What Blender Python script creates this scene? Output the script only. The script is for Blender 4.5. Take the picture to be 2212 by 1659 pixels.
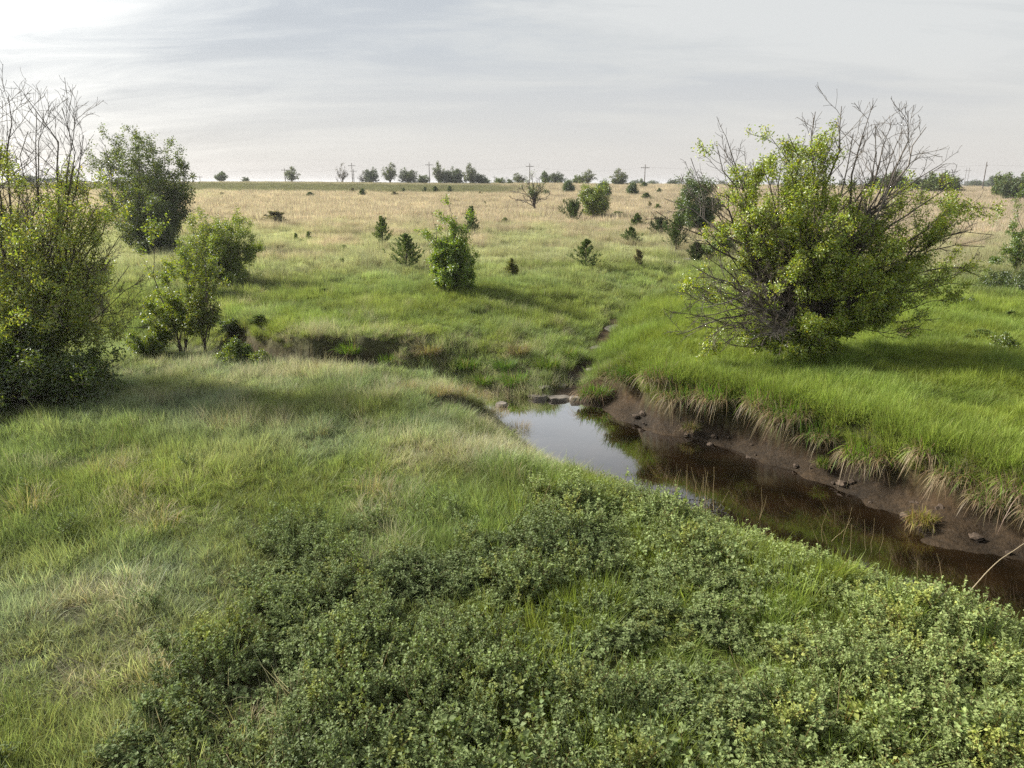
import bpy, math, random
import numpy as np

# ------------------------------------------------------------------ camera, sky, sun, exposure
sc = bpy.context.scene
for o in list(bpy.data.objects):
    bpy.data.objects.remove(o)
COL = sc.collection
CAM_H = 5.0
PITCH = math.radians(15.76)
cam_d = bpy.data.cameras.new('camera'); cam = bpy.data.objects.new('camera', cam_d); COL.objects.link(cam)
cam_d.sensor_width = 36; cam_d.lens = 25; cam_d.clip_start = 0.05; cam_d.clip_end = 9000
cam.location = (0, 0, CAM_H); cam.rotation_euler = (math.pi/2 - PITCH, 0, 0)
sc.camera = cam

SUN_AZ, SUN_EL = math.radians(-72), math.radians(34)      # measured from the view direction, + is right
sd = bpy.data.lights.new('sun', 'SUN'); so = bpy.data.objects.new('sun', sd); COL.objects.link(so)
sd.energy = 4.4; sd.angle = math.radians(6); sd.color = (1.0, 0.94, 0.84)
SUNV = (math.sin(SUN_AZ)*math.cos(SUN_EL), math.cos(SUN_AZ)*math.cos(SUN_EL), math.sin(SUN_EL))
so.rotation_euler = (math.pi/2 - SUN_EL, 0, -SUN_AZ + math.pi)
so.location = (-40, 20, 60)

sc.view_settings.view_transform = 'Standard'; sc.view_settings.look = 'None'
sc.view_settings.exposure = 1.3; sc.view_settings.gamma = 1.0; sc.view_settings.use_curve_mapping = False
cy = sc.cycles
cy.max_bounces = 6; cy.diffuse_bounces = 3; cy.glossy_bounces = 3; cy.transmission_bounces = 4
cy.transparent_max_bounces = 4; cy.volume_bounces = 0; cy.caustics_reflective = False; cy.caustics_refractive = False
cy.sample_clamp_indirect = 3; cy.use_denoising = False

def nd(nt, t, loc=None, **kw):
    n = nt.nodes.new(t)
    for k, v in kw.items():
        setattr(n, k, v)
    return n
def mth(nt, op, a, b=None, clamp=False):
    n = nt.nodes.new('ShaderNodeMath'); n.operation = op; n.use_clamp = clamp
    for i, q in enumerate((a, b)):
        if q is None: continue
        if isinstance(q, (int, float)): n.inputs[i].default_value = q
        else: nt.links.new(q, n.inputs[i])
    return n.outputs[0]
def vmth(nt, op, a, b=None):
    n = nt.nodes.new('ShaderNodeVectorMath'); n.operation = op
    for i, q in enumerate((a, b)):
        if q is None: continue
        if isinstance(q, (tuple, list)): n.inputs[i].default_value = q
        else: nt.links.new(q, n.inputs[i])
    return n
def mixc(nt, f, a, b, typ='MIX'):
    n = nt.nodes.new('ShaderNodeMix'); n.data_type = 'RGBA'; n.blend_type = typ; n.clamp_factor = True
    for i, q in ((0, f), (6, a), (7, b)):
        if isinstance(q, (int, float)): n.inputs[i].default_value = q
        elif isinstance(q, (tuple, list)): n.inputs[i].default_value = (*q[:3], 1)
        else: nt.links.new(q, n.inputs[i])
    return n.outputs[2]
def ramp(nt, f, stops):
    n = nt.nodes.new('ShaderNodeValToRGB'); nt.links.new(f, n.inputs[0])
    e = n.color_ramp.elements
    while len(e) < len(stops): e.new(0.5)
    for i, (p, c) in enumerate(stops):
        e[i].position = p; e[i].color = (*c, 1) if isinstance(c, tuple) else (c, c, c, 1)
    return n.outputs[0]

world = bpy.data.worlds.new('World'); sc.world = world; world.use_nodes = True
wt = world.node_tree; wt.nodes.clear()
sky = wt.nodes.new('ShaderNodeTexSky'); sky.sky_type = 'NISHITA'; sky.sun_disc = False
sky.sun_elevation = SUN_EL; sky.sun_rotation = SUN_AZ
bg_sky = wt.nodes.new('ShaderNodeBackground'); bg_sky.inputs[1].default_value = 0.06
wt.links.new(sky.outputs[0], bg_sky.inputs[0])
tcw = wt.nodes.new('ShaderNodeTexCoord')
sepw = wt.nodes.new('ShaderNodeSeparateXYZ'); wt.links.new(tcw.outputs['Generated'], sepw.inputs[0])
zz = mth(wt, 'ADD', mth(wt, 'MAXIMUM', sepw.outputs[2], 0.0), 0.16)
cb = wt.nodes.new('ShaderNodeCombineXYZ')
wt.links.new(mth(wt, 'DIVIDE', sepw.outputs[0], zz), cb.inputs[0]); wt.links.new(mth(wt, 'DIVIDE', sepw.outputs[1], zz), cb.inputs[1])
def cloudn(rot, scale, sc3, detail, rough, dist, off):
    mp = wt.nodes.new('ShaderNodeMapping'); mp.inputs['Rotation'].default_value = (0, 0, rot); mp.inputs['Scale'].default_value = sc3
    mp.inputs['Location'].default_value = off
    wt.links.new(cb.outputs[0], mp.inputs[0])
    n = wt.nodes.new('ShaderNodeTexNoise'); n.inputs['Scale'].default_value = scale; n.inputs['Detail'].default_value = detail
    n.inputs['Roughness'].default_value = rough; n.inputs['Distortion'].default_value = dist
    wt.links.new(mp.outputs[0], n.inputs[0]); return n.outputs[0]
n1 = cloudn(0.35, 0.55, (0.55, 1.5, 1), 5, 0.5, 0.6, (3.1, 1.7, 0))
n2 = cloudn(0.12, 1.7, (0.6, 1.7, 1), 9, 0.62, 0.7, (7.3, 4.2, 2))
nmix = mth(wt, 'ADD', mth(wt, 'MULTIPLY', n1, 0.62), mth(wt, 'MULTIPLY', n2, 0.38))
lit = ramp(wt, nmix, [(0.435, (0.226, 0.242, 0.258)), (0.485, (0.256, 0.269, 0.276)), (0.53, (0.282, 0.291, 0.290)), (0.59, (0.320, 0.326, 0.320))])
# towards the horizon the cloud layer pales and warms
hz = ramp(wt, sepw.outputs[2], [(0.0, 1.0), (0.05, 0.86), (0.16, 0.28), (0.32, 0.0)])
lit = mixc(wt, hz, lit, (0.305, 0.293, 0.282))
# the sun behind the cloud
dt = wt.nodes.new('ShaderNodeVectorMath'); dt.operation = 'DOT_PRODUCT'
nrm = vmth(wt, 'NORMALIZE', tcw.outputs['Generated']); wt.links.new(nrm.outputs[0], dt.inputs[0]); dt.inputs[1].default_value = SUNV
dpos = mth(wt, 'MAXIMUM', dt.outputs['Value'], 0.0)
glow = mth(wt, 'ADD', mth(wt, 'MULTIPLY', mth(wt, 'POWER', dpos, 5.5), 0.70), mth(wt, 'MULTIPLY', mth(wt, 'POWER', dpos, 60.0), 1.6))
glow = mth(wt, 'MULTIPLY', glow, mth(wt, 'ADD', mth(wt, 'MULTIPLY', mth(wt, 'SUBTRACT', nmix, 0.5), 10.0), 1.0, False))
glow = mth(wt, 'MAXIMUM', glow, 0.0)
gc = wt.nodes.new('ShaderNodeVectorMath'); gc.operation = 'SCALE'; gc.inputs[0].default_value = (1.0, 0.98, 0.93)
wt.links.new(glow, gc.inputs['Scale'])
litg = vmth(wt, 'ADD', lit, gc.outputs[0])
bg_c = wt.nodes.new('ShaderNodeBackground'); wt.links.new(litg.outputs[0], bg_c.inputs[0]); bg_c.inputs[1].default_value = 1.0
mxw = wt.nodes.new('ShaderNodeMixShader'); mxw.inputs[0].default_value = 0.90
wt.links.new(bg_sky.outputs[0], mxw.inputs[1]); wt.links.new(bg_c.outputs[0], mxw.inputs[2])
wo = wt.nodes.new('ShaderNodeOutputWorld'); wt.links.new(mxw.outputs[0], wo.inputs[0])

# ------------------------------------------------------------------ helpers
rng = np.random.default_rng(11)
def U(a, b, n=None): return rng.uniform(a, b, n)

def _hash(ix, iy, seed):
    h = (ix.astype(np.int64) * 374761393 + iy.astype(np.int64) * 668265263 + seed * 974634777) & 0xffffffff
    h = ((h ^ (h >> 13)) * 1274126177) & 0xffffffff
    return ((h ^ (h >> 16)) & 0xffff) / 65535.0
def vnoise(x, y, seed=0):
    x = np.asarray(x, float); y = np.asarray(y, float)
    ix = np.floor(x); iy = np.floor(y); fx = x-ix; fy = y-iy
    fx = fx*fx*(3-2*fx); fy = fy*fy*(3-2*fy)
    a = _hash(ix, iy, seed); b = _hash(ix+1, iy, seed); c = _hash(ix, iy+1, seed); d = _hash(ix+1, iy+1, seed)
    return (a*(1-fx)+b*fx)*(1-fy) + (c*(1-fx)+d*fx)*fy
def fbm(x, y, size, octv=4, seed=0):
    s = 0; amp = 1; tot = 0; f = 1.0/size
    for k in range(octv):
        s = s + amp*vnoise(x*f + 17.3*k, y*f - 9.1*k, seed+k); tot += amp; amp *= .5; f *= 2.03
    return s/tot
def sstep(a, b, x):
    t = np.clip((x-a)/(b-a), 0, 1); return t*t*(3-2*t)

def ray(u, v):
    a = (u-1106)/1536; b = (v-829.5)/1536
    return np.array([a, math.cos(PITCH)-b*math.sin(PITCH), -math.sin(PITCH)-b*math.cos(PITCH)])
def unproj(u, v, y):
    d = ray(u, v); t = y/d[1]; return np.array([d[0]*t, y, CAM_H+d[2]*t])

# creek and side gully: x, y, half width, bed height, bank width on the left hand, on the right hand (walking along it)
MAIN = np.array([
 (-60, 44, .5, -.9, 3, 3), (-35, 36, .5, -1.0, 2, 2), (-24, 31.5, .5, -1.1, 1.2, 1.2), (-17, 28, .7, -1.2, 2.4, 1.2), (-12.6, 25.2, .8, -1.25, 2.4, 1.0),
 (-9.8, 23.3, .9, -1.35, 1.6, .8), (-7.5, 21.9, .95, -1.55, .5, .8), (-5.6, 21.0, .9, -1.5, .9, .9), (-3.6, 20.4, .7, -1.4, 3, .9), (-1.9, 20.1, .6, -1.4, 4.5, 1.2),
 (-.5, 19.7, .75, -1.35, 4.0, 2.2), (.75, 18.95, 1.15, -1.35, 1.8, 2.8), (1.75, 17.35, 1.6, -1.33, 1.5, 3.0), (2.8, 15.8, 1.95, -1.33, 1.2, 3.0),
 (3.85, 14.35, 1.85, -1.33, 1.15, 2.8), (5.0, 12.75, 1.8, -1.33, 1.15, 2.6), (6.1, 11.35, 1.7, -1.33, 1.15, 2.4), (7.0, 10.25, 1.5, -1.33, 1.2, 2.2), (7.95, 8.95, 1.4, -1.33, 1.2, 2.2),
 (9.3, 7.4, 1.35, -1.33, 1.4, 2.2), (10.9, 5.6, 1.9, -1.33, 1.4, 2), (13.6, 2.6, 1.9, -1.33, 1.4, 2), (17.6, -2.4, 1.9, -1.33, 1.4, 2), (24, -9, 1.9, -1.33, 1.4, 2)], float)
GULLY = np.array([(1.2, 19.6, .5, -1.35, 2.0, 1.2), (1.8, 21.2, .35, -1.12, 3.0, 2.0), (2.4, 22.6, .3, -.98, 3.8, 2.2), (3.1, 25.2, .28, -.8, 4.5, 2.4), (4.25, 29.3, .28, -.6, 4.5, 2.5),
 (6.5, 34.7, .28, -.36, 4.0, 2.4), (11, 45, .3, .05, 3.5, 2.5), (16, 58, .3, .5, 3, 3), (24, 80, .3, 1.2, 3, 3)], float)

def chan(x, y, PL):
    best = np.full(x.shape, 1e9); out = [np.zeros(x.shape) for _ in range(5)]
    sg = np.diff(PL[:, :2], axis=0); sg = sg/np.hypot(sg[:, 0], sg[:, 1])[:, None]
    vt = np.concatenate([sg[:1], sg[:-1]+sg[1:], sg[-1:]])
    for i in range(len(PL)-1):
        a = PL[i]; b = PL[i+1]; dx, dy = b[0]-a[0], b[1]-a[1]; L2 = dx*dx+dy*dy
        t = np.clip(((x-a[0])*dx+(y-a[1])*dy)/L2, 0, 1)
        px = x-(a[0]+t*dx); py = y-(a[1]+t*dy); d = np.hypot(px, py)
        tx = vt[i, 0]*(1-t)+vt[i+1, 0]*t; ty = vt[i, 1]*(1-t)+vt[i+1, 1]*t
        side = np.sign(tx*py-ty*px)
        m = d < best
        best = np.where(m, d, best)
        for k in range(4): out[k] = np.where(m, a[2+k]+(b[2+k]-a[2+k])*t, out[k])
        out[4] = np.where(m, side, out[4])
    return best, out

def base_z(x, y):
    yy = 230 - 15*np.logaddexp(0, (230-y)/15)
    up = 8*np.logaddexp(0, (yy-30)/8)
    b = x/np.maximum(y, 30)
    lat = np.clip(1.0-0.42*(b+.05), .80, 1.12)
    z = 0.0243*up*lat
    z = z - 0.010*np.clip(y-235, 0, 200) - 0.0016*np.clip(y-435, 0, 900)
    near = np.clip(1-np.hypot(x, y)/300, 0, 1)
    z = z + (fbm(x, y, 6.5, 3, 5)-.5)*.34*near + (fbm(x, y, 1.3, 2, 9)-.5)*.16*np.clip(1-y/60, 0, 1)
    z = z + (fbm(x, y, 28, 2, 31)-.5)*.7*sstep(30, 90, y)*near
    # raised tussocky shoulder left of the gully
    z = z + .38*np.exp(-(((x+1.5)/5.5)**2+((y-30.5)/3.0)**2)) + .18*np.exp(-(((x-9.5)/4)**2+((y-16.5)/3.5)**2))
    return z
def terrain(x, y, full=False):
    x = np.asarray(x, float); y = np.asarray(y, float)
    z0 = base_z(x, y)
    wob = (fbm(x, y, 1.5, 3, 77)-.5); wob2 = (fbm(x, y, 2.3, 2, 78)-.5)
    d, (hw, zb, wl, wr, s) = chan(x, y, MAIN)
    left = s > 0
    w = np.where(left, wl, wr)
    hwn = hw + np.where(left & (w < 2.2), wob*.7+wob2*1.5, wob*.3)
    t = np.clip((d-hwn)/w, 0, 1.0)
    st = np.where(w < 2.2, .34*t + .66*sstep(.62, .90, t), np.where(left, t*t*(3-2*t), 1-(1-t)**1.6))
    z1 = zb + (z0-zb)*st
    mud1 = np.where((w < 2.2) & left, 1-sstep(.70, .82, t), np.where(left, 1-sstep(.02, .2, t), 1-sstep(.05, .22, t)))
    d2, (hw2, zb2, wl2, wr2, s2) = chan(x, y, GULLY)
    w2 = np.where(s2 > 0, wl2, wr2)
    t2 = np.clip((d2-hw2-wob*.35)/w2, 0, 1)
    z2 = zb2 + (z0-zb2)*(t2**.8)*(1-.0*t2)
    mud2 = (1-sstep(.0, .07, t2))*sstep(.40, .56, fbm(x, y, 1.2, 2, 55)+.18*(y < 23.5))
    z = np.minimum(z1, z2)
    if not full: return z
    return z, np.maximum(mud1*(t < 1), mud2), t, d-hw, t2
def tz(x, y): return float(terrain(np.array([x]), np.array([y]))[0])
_T = np.concatenate([np.arange(4, 60, .05), np.geomspace(60, 700, 900)])
def at(u, v):
    d = ray(u, v); d = d/np.linalg.norm(d)
    X = d[0]*_T; Y = d[1]*_T; Z = CAM_H + d[2]*_T
    k = np.argmax(Z <= terrain(X, Y)+.01)
    if not (Z <= terrain(X, Y)+.01).any(): k = len(_T)-300
    return X[k], Y[k]
def at_y(u, y): return ((u-1106)/1536)/1.039*y

def mesh_of(name, V, F, cols=None, mat=None, smooth=False, mi=None):
    V = np.asarray(V, np.float32).reshape(-1, 3); F = np.asarray(F, np.int32)
    m = bpy.data.meshes.new(name); nf, k = F.shape
    m.vertices.add(len(V)); m.vertices.foreach_set('co', V.ravel())
    m.loops.add(nf*k); m.loops.foreach_set('vertex_index', F.ravel())
    m.polygons.add(nf); m.polygons.foreach_set('loop_start', np.arange(0, nf*k, k, dtype=np.int32))
    m.polygons.foreach_set('loop_total', np.full(nf, k, np.int32))
    if smooth: m.polygons.foreach_set('use_smooth', np.ones(nf, bool))
    if cols is not None:
        c = np.ones((len(V), 4), np.float32); c[:, :3] = np.clip(cols, 0, 1)
        at_ = m.attributes.new('col', 'FLOAT_COLOR', 'POINT'); at_.data.foreach_set('color', c.ravel())
    for q in (mat if isinstance(mat, (list, tuple)) else [mat]):
        if q: m.materials.append(q)
    if mi is not None: m.polygons.foreach_set('material_index', np.asarray(mi, np.int32))
    m.update(calc_edges=True); return m
def obj(name, m, parent=None, loc=None, kind=None, label=None, cat=None, group=None):
    o = bpy.data.objects.new(name, m); COL.objects.link(o)
    if parent: o.parent = parent
    if loc is not None: o.location = loc
    for k, v in (('kind', kind), ('label', label), ('category', cat), ('group', group)):
        if v: o[k] = v
    return o
def thing(name, loc, label, cat, group=None, rz=0, scale=None):
    o = bpy.data.objects.new(name, None); COL.objects.link(o); o.location = loc; o.rotation_euler = (0, 0, rz)
    if scale is not None: o.scale = scale if isinstance(scale, (tuple, list)) else (scale,)*3
    o['label'] = label; o['category'] = cat
    if group: o['group'] = group
    o.empty_display_size = .1
    return o
def join(parts):
    Vs, Fs, Cs, n = [], [], [], 0
    for V, F, C in parts:
        V = np.asarray(V).reshape(-1, 3); Vs.append(V); Fs.append(np.asarray(F)+n); n += len(V)
        Cs.append(np.broadcast_to(np.asarray(C, float), V.shape))
    return np.concatenate(Vs), np.concatenate(Fs), np.concatenate(Cs)
def norm(v): return v/np.maximum(np.linalg.norm(v, axis=-1, keepdims=True), 1e-9)

def blades(base, az, h, lean, drop, width, croot, ctip, segs=3):
    """grass blades as curved tapering strips"""
    n = len(base); s = np.linspace(0, 1, segs+1)[None, :, None]
    dh = np.stack([np.cos(az), np.sin(az), np.zeros(n)], -1)[:, None, :]
    sidea = az + np.pi/2 + U(-.9, .9, n)
    sd_ = np.stack([np.cos(sidea), np.sin(sidea), np.zeros(n)], -1)[:, None, :]
    P = base[:, None, :] + dh*lean[:, None, None]*s**1.4 + np.array([0, 0, 1.])*(h[:, None, None]*s - drop[:, None, None]*s**2.2)
    w = width[:, None, None]*.5*(1-s[:, :segs]**1.5*.75)
    Lf = P[:, :segs]-sd_*w; Rt = P[:, :segs]+sd_*w
    V = np.empty((n, 2*segs+1, 3)); V[:, 0:2*segs:2] = Lf; V[:, 1:2*segs:2] = Rt; V[:, 2*segs] = P[:, segs]
    f = []
    for k in range(segs-1): a = 2*k; f += [(a, a+1, a+2), (a+1, a+3, a+2)]
    a = 2*(segs-1); f.append((a, a+1, a+2))
    F = (np.array(f)[None]+(np.arange(n)*(2*segs+1))[:, None, None]).reshape(-1, 3)
    ss = np.repeat(np.linspace(0, 1, segs+1), 2)[:2*segs+1]
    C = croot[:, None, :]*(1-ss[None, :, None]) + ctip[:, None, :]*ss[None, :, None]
    return V.reshape(-1, 3), F, C.reshape(-1, 3)
def leaves(P, D, L, W, C, flat=.5):
    """folded rhombic leaves, two triangles each"""
    n = len(P); D = norm(D); r = rng.normal(size=(n, 3)); r[:, 2] *= .5; S = norm(np.cross(D, r+np.array([0, 0, flat])))
    N = norm(np.cross(S, D)); L = L[:, None]; W = W[:, None]
    V = np.stack([P, P+D*L*.45+S*W*.5+N*W*.16, P+D*L-N*L*.06, P+D*L*.45-S*W*.5+N*W*.16], 1)
    b = np.arange(n)[:, None]*4
    F = np.stack([b+np.array([[0, 1, 2]]), b+np.array([[0, 2, 3]])], 1).reshape(-1, 3)
    return V.reshape(-1, 3), F, np.repeat(C, 4, 0)
def tubes(P, R, S=4):
    """P (N,K,3), R (N,K)"""
    N, K, _ = P.shape
    T = norm(np.gradient(P, axis=1)); ref = np.where(np.abs(T[..., 2:3]) > .9, np.array([1., 0, 0]), np.array([0, 0, 1.]))
    A = norm(np.cross(T, ref)); B = np.cross(T, A); th = np.linspace(0, 2*np.pi, S, endpoint=False)
    V = P[:, :, None, :] + R[:, :, None, None]*(A[:, :, None, :]*np.cos(th)[None, None, :, None]+B[:, :, None, :]*np.sin(th)[None, None, :, None])
    i = np.arange(N)[:, None, None]*K*S; k = np.arange(K-1)[None, :, None]*S; s = np.arange(S)[None, None, :]; s2 = (s+1) % S
    a = i+k+s; b = i+k+s2; c = i+k+S+s2; d = i+k+S+s
    F = np.stack([np.stack([a, b, c], -1), np.stack([a, c, d], -1)], -2).reshape(-1, 3)
    return V.reshape(-1, 3), F
def curve_to(A, B, lift, K=8, wob=.06):
    A = np.asarray(A, float); B = np.asarray(B, float); n = len(A)
    L = np.linalg.norm(B-A, axis=-1)[:, None]
    M = A + (B-A)*.45 + np.asarray(lift).reshape(-1, 1)*np.array([0, 0, 1.])*L + rng.normal(size=A.shape)*L*.05
    t = np.linspace(0, 1, K)[None, :, None]
    P = (1-t)**2*A[:, None]+2*t*(1-t)*M[:, None]+t*t*B[:, None]
    W = np.cumsum(rng.normal(size=(n, K, 3)), 1); W = W-W[:, :1]; W = W - t*W[:, -1:]
    return P + W*L[:, None]*wob*.45
def kids(P, R, ids, n, t0, t1, ang, ln, K=5, up=.25, wob=.16, rr=.6, lendecay=.55):
    """children of every polyline. ln = absolute length (N,) or scalar"""
    N, Kp, _ = P.shape; T = norm(np.gradient(P, axis=1))
    t = (U(t0, t1, (N, n))*(Kp-1)); k = np.minimum(t.astype(int), Kp-2); f = (t-k)[..., None]; ar = np.arange(N)[:, None]
    p = P[ar, k]*(1-f)+P[ar, k+1]*f; d = T[ar, k]; r = R[ar, k]*(1-f[..., 0])+R[ar, k+1]*f[..., 0]
    rnd = norm(np.cross(d, rng.normal(size=d.shape))); a = (ang*U(.6, 1.35, (N, n)))[..., None]
    D = norm(d*np.cos(a)+rnd*np.sin(a)+np.array([0, 0, up*.5]))
    L = np.broadcast_to(np.asarray(ln, float).reshape(-1, 1) if np.ndim(ln) else np.full((N, 1), ln), (N, n))*U(.55, 1.25, (N, n))*(1-lendecay*(t/(Kp-1)))
    p = p.reshape(-1, 3); D = D.reshape(-1, 3); L = L.reshape(-1); r = r.reshape(-1)*rr
    pts = [p]; d_ = D
    for q in range(K-1):
        d_ = norm(d_+rng.normal(size=d_.shape)*wob+np.array([0, 0, up/K])); pts.append(pts[-1]+d_*(L/(K-1))[:, None])
    Q = np.stack(pts, 1); RR = r[:, None]*np.linspace(1, .28, K)[None]
    return Q, RR, np.repeat(ids, n), (t/(Kp-1)).reshape(-1)

# ------------------------------------------------------------------ materials
def veg_mat(name, inst=False, trans=.38, gloss=.06, rough=.45, tmul=(1.15, 1.25, .55), bump=False):
    m = bpy.data.materials.new(name); m.use_nodes = True; nt = m.node_tree; nt.nodes.clear()
    a = nt.nodes.new('ShaderNodeAttribute'); a.attribute_name = 'col'; c = a.outputs['Color']
    if inst:
        b = nt.nodes.new('ShaderNodeAttribute'); b.attribute_type = 'INSTANCER'; b.attribute_name = 'tint'
        c = mixc(nt, 1.0, c, b.outputs['Color'], 'MULTIPLY')
    else:
        oi = nt.nodes.new('ShaderNodeObjectInfo')
        k = mth(nt, 'ADD', mth(nt, 'MULTIPLY', oi.outputs['Random'], .22), .89)
        s = nt.nodes.new('ShaderNodeVectorMath'); s.operation = 'SCALE'; nt.links.new(c, s.inputs[0]); nt.links.new(k, s.inputs['Scale']); c = s.outputs[0]
    df = nt.nodes.new('ShaderNodeBsdfDiffuse'); nt.links.new(c, df.inputs[0])
    tr = nt.nodes.new('ShaderNodeBsdfTranslucent'); nt.links.new(mixc(nt, 1.0, c, tmul, 'MULTIPLY'), tr.inputs[0])
    mx = nt.nodes.new('ShaderNodeMixShader'); mx.inputs[0].default_value = trans
    nt.links.new(df.outputs[0], mx.inputs[1]); nt.links.new(tr.outputs[0], mx.inputs[2])
    gl = nt.nodes.new('ShaderNodeBsdfGlossy'); gl.inputs['Roughness'].default_value = rough; gl.inputs[0].default_value = (.9, .95, 1, 1)
    m2 = nt.nodes.new('ShaderNodeMixShader'); m2.inputs[0].default_value = gloss
    nt.links.new(mx.outputs[0], m2.inputs[1]); nt.links.new(gl.outputs[0], m2.inputs[2])
    o = nt.nodes.new('ShaderNodeOutputMaterial'); nt.links.new(m2.outputs[0], o.inputs[0])
    return m
M_GRASS = veg_mat('grass_blades', True, .48, .008, .45, (1.06, 1.10, .78))
M_SHRUB = veg_mat('buckbrush_leaves', True, .32, .012, .6, (1.15, 1.2, .6))
M_LEAF = veg_mat('tree_leaves', False, .48, .05, .42, (1.35, 1.35, .38))
M_FAR = veg_mat('far_leaves', False, .30, .02)
M_CEDAR = veg_mat('cedar_foliage', False, .30, .01, .5, (1.1, 1.15, .7))
M_TUFT = veg_mat('tussock_blades', False, .40, .01)
def bark_mat(name, c1, c2, scale=14):
    m = bpy.data.materials.new(name); m.use_nodes = True; nt = m.node_tree; b = nt.nodes['Principled BSDF']
    tc = nt.nodes.new('ShaderNodeTexCoord'); n = nt.nodes.new('ShaderNodeTexNoise'); n.inputs['Scale'].default_value = scale; n.inputs['Detail'].default_value = 5
    mp = nt.nodes.new('ShaderNodeMapping'); mp.inputs['Scale'].default_value = (1, 1, .3); nt.links.new(tc.outputs['Object'], mp.inputs[0]); nt.links.new(mp.outputs[0], n.inputs[0])
    nt.links.new(ramp(nt, n.outputs[0], [(.3, c1), (.7, c2)]), b.inputs['Base Color']); b.inputs['Roughness'].default_value = .9
    bp = nt.nodes.new('ShaderNodeBump'); bp.inputs['Strength'].default_value = .5; bp.inputs['Distance'].default_value = .02
    nt.links.new(n.outputs[0], bp.inputs['Height']); nt.links.new(bp.outputs[0], b.inputs['Normal']); return m
M_BARK = bark_mat('rough_bark', (.030, .024, .019), (.095, .075, .055))
M_BARKG = bark_mat('grey_dead_bark', (.07, .062, .055), (.20, .175, .15))
M_POLE = bark_mat('weathered_pole', (.06, .05, .045), (.13, .115, .10), 3)
M_ROCK = bark_mat('limestone', (.07, .062, .052), (.20, .175, .145), 5)

def ground_mat():
    m = bpy.data.materials.new('field_soil'); m.use_nodes = True; nt = m.node_tree; b = nt.nodes['Principled BSDF']
    a = nt.nodes.new('ShaderNodeAttribute'); a.attribute_name = 'col'
    ge = nt.nodes.new('ShaderNodeNewGeometry')
    n = nt.nodes.new('ShaderNodeTexNoise'); n.inputs['Scale'].default_value = 9; n.inputs['Detail'].default_value = 7; n.inputs['Roughness'].default_value = .7
    nt.links.new(ge.outputs['Position'], n.inputs[0])
    n2 = nt.nodes.new('ShaderNodeTexNoise'); n2.inputs['Scale'].default_value = 1.1; n2.inputs['Detail'].default_value = 6; n2.inputs['Roughness'].default_value = .65
    nt.links.new(ge.outputs['Position'], n2.inputs[0])
    f = mth(nt, 'MULTIPLY', ramp(nt, n.outputs[0], [(.3, .5), (.7, 1.4)]), ramp(nt, n2.outputs[0], [(.3, .72), (.7, 1.28)]))
    s = nt.nodes.new('ShaderNodeVectorMath'); s.operation = 'SCALE'; nt.links.new(a.outputs['Color'], s.inputs[0]); nt.links.new(f, s.inputs['Scale'])
    nt.links.new(s.outputs[0], b.inputs['Base Color']); 
    am = nt.nodes.new('ShaderNodeAttribute'); am.attribute_name = 'wet'
    nt.links.new(mth(nt, 'SUBTRACT', .95, mth(nt, 'MULTIPLY', am.outputs['Fac'], .30)), b.inputs['Roughness']); b.inputs['Specular IOR Level'].default_value = .18
    bp = nt.nodes.new('ShaderNodeBump'); bp.inputs['Strength'].default_value = .9; bp.inputs['Distance'].default_value = .07
    nt.links.new(n.outputs[0], bp.inputs['Height']); nt.links.new(bp.outputs[0], b.inputs['Normal']); return m
M_GROUND = ground_mat()
def water_mat():
    m = bpy.data.materials.new('creek_water'); m.use_nodes = True; nt = m.node_tree; nt.nodes.clear()
    ge = nt.nodes.new('ShaderNodeNewGeometry')
    n = nt.nodes.new('ShaderNodeTexNoise'); n.inputs['Scale'].default_value = 3.0; n.inputs['Detail'].default_value = 3
    nt.links.new(ge.outputs['Position'], n.inputs[0])
    bp = nt.nodes.new('ShaderNodeBump'); bp.inputs['Strength'].default_value = .05; bp.inputs['Distance'].default_value = .03
    nt.links.new(n.outputs[0], bp.inputs['Height'])
    n2 = nt.nodes.new('ShaderNodeTexNoise'); n2.inputs['Scale'].default_value = 1.4; n2.inputs['Detail'].default_value = 5; nt.links.new(ge.outputs['Position'], n2.inputs[0])
    df = nt.nodes.new('ShaderNodeBsdfDiffuse'); nt.links.new(ramp(nt, n2.outputs[0], [(.35, (.006, .004, .002)), (.7, (.016, .009, .004))]), df.inputs[0])
    gl = nt.nodes.new('ShaderNodeBsdfGlossy'); gl.inputs['Roughness'].default_value = .015; gl.inputs[0].default_value = (.95, .95, .97, 1)
    nt.links.new(bp.outputs[0], gl.inputs['Normal'])
    lw_ = nt.nodes.new('ShaderNodeLayerWeight'); lw_.inputs['Blend'].default_value = .5
    fac = mth(nt, 'MULTIPLY', mth(nt, 'POWER', lw_.outputs['Facing'], 6.0), 6.6, True)
    mx = nt.nodes.new('ShaderNodeMixShader'); nt.links.new(fac, mx.inputs[0]); nt.links.new(df.outputs[0], mx.inputs[1]); nt.links.new(gl.outputs[0], mx.inputs[2])
    o = nt.nodes.new('ShaderNodeOutputMaterial'); nt.links.new(mx.outputs[0], o.inputs[0]); return m
M_WATER = water_mat()

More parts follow.
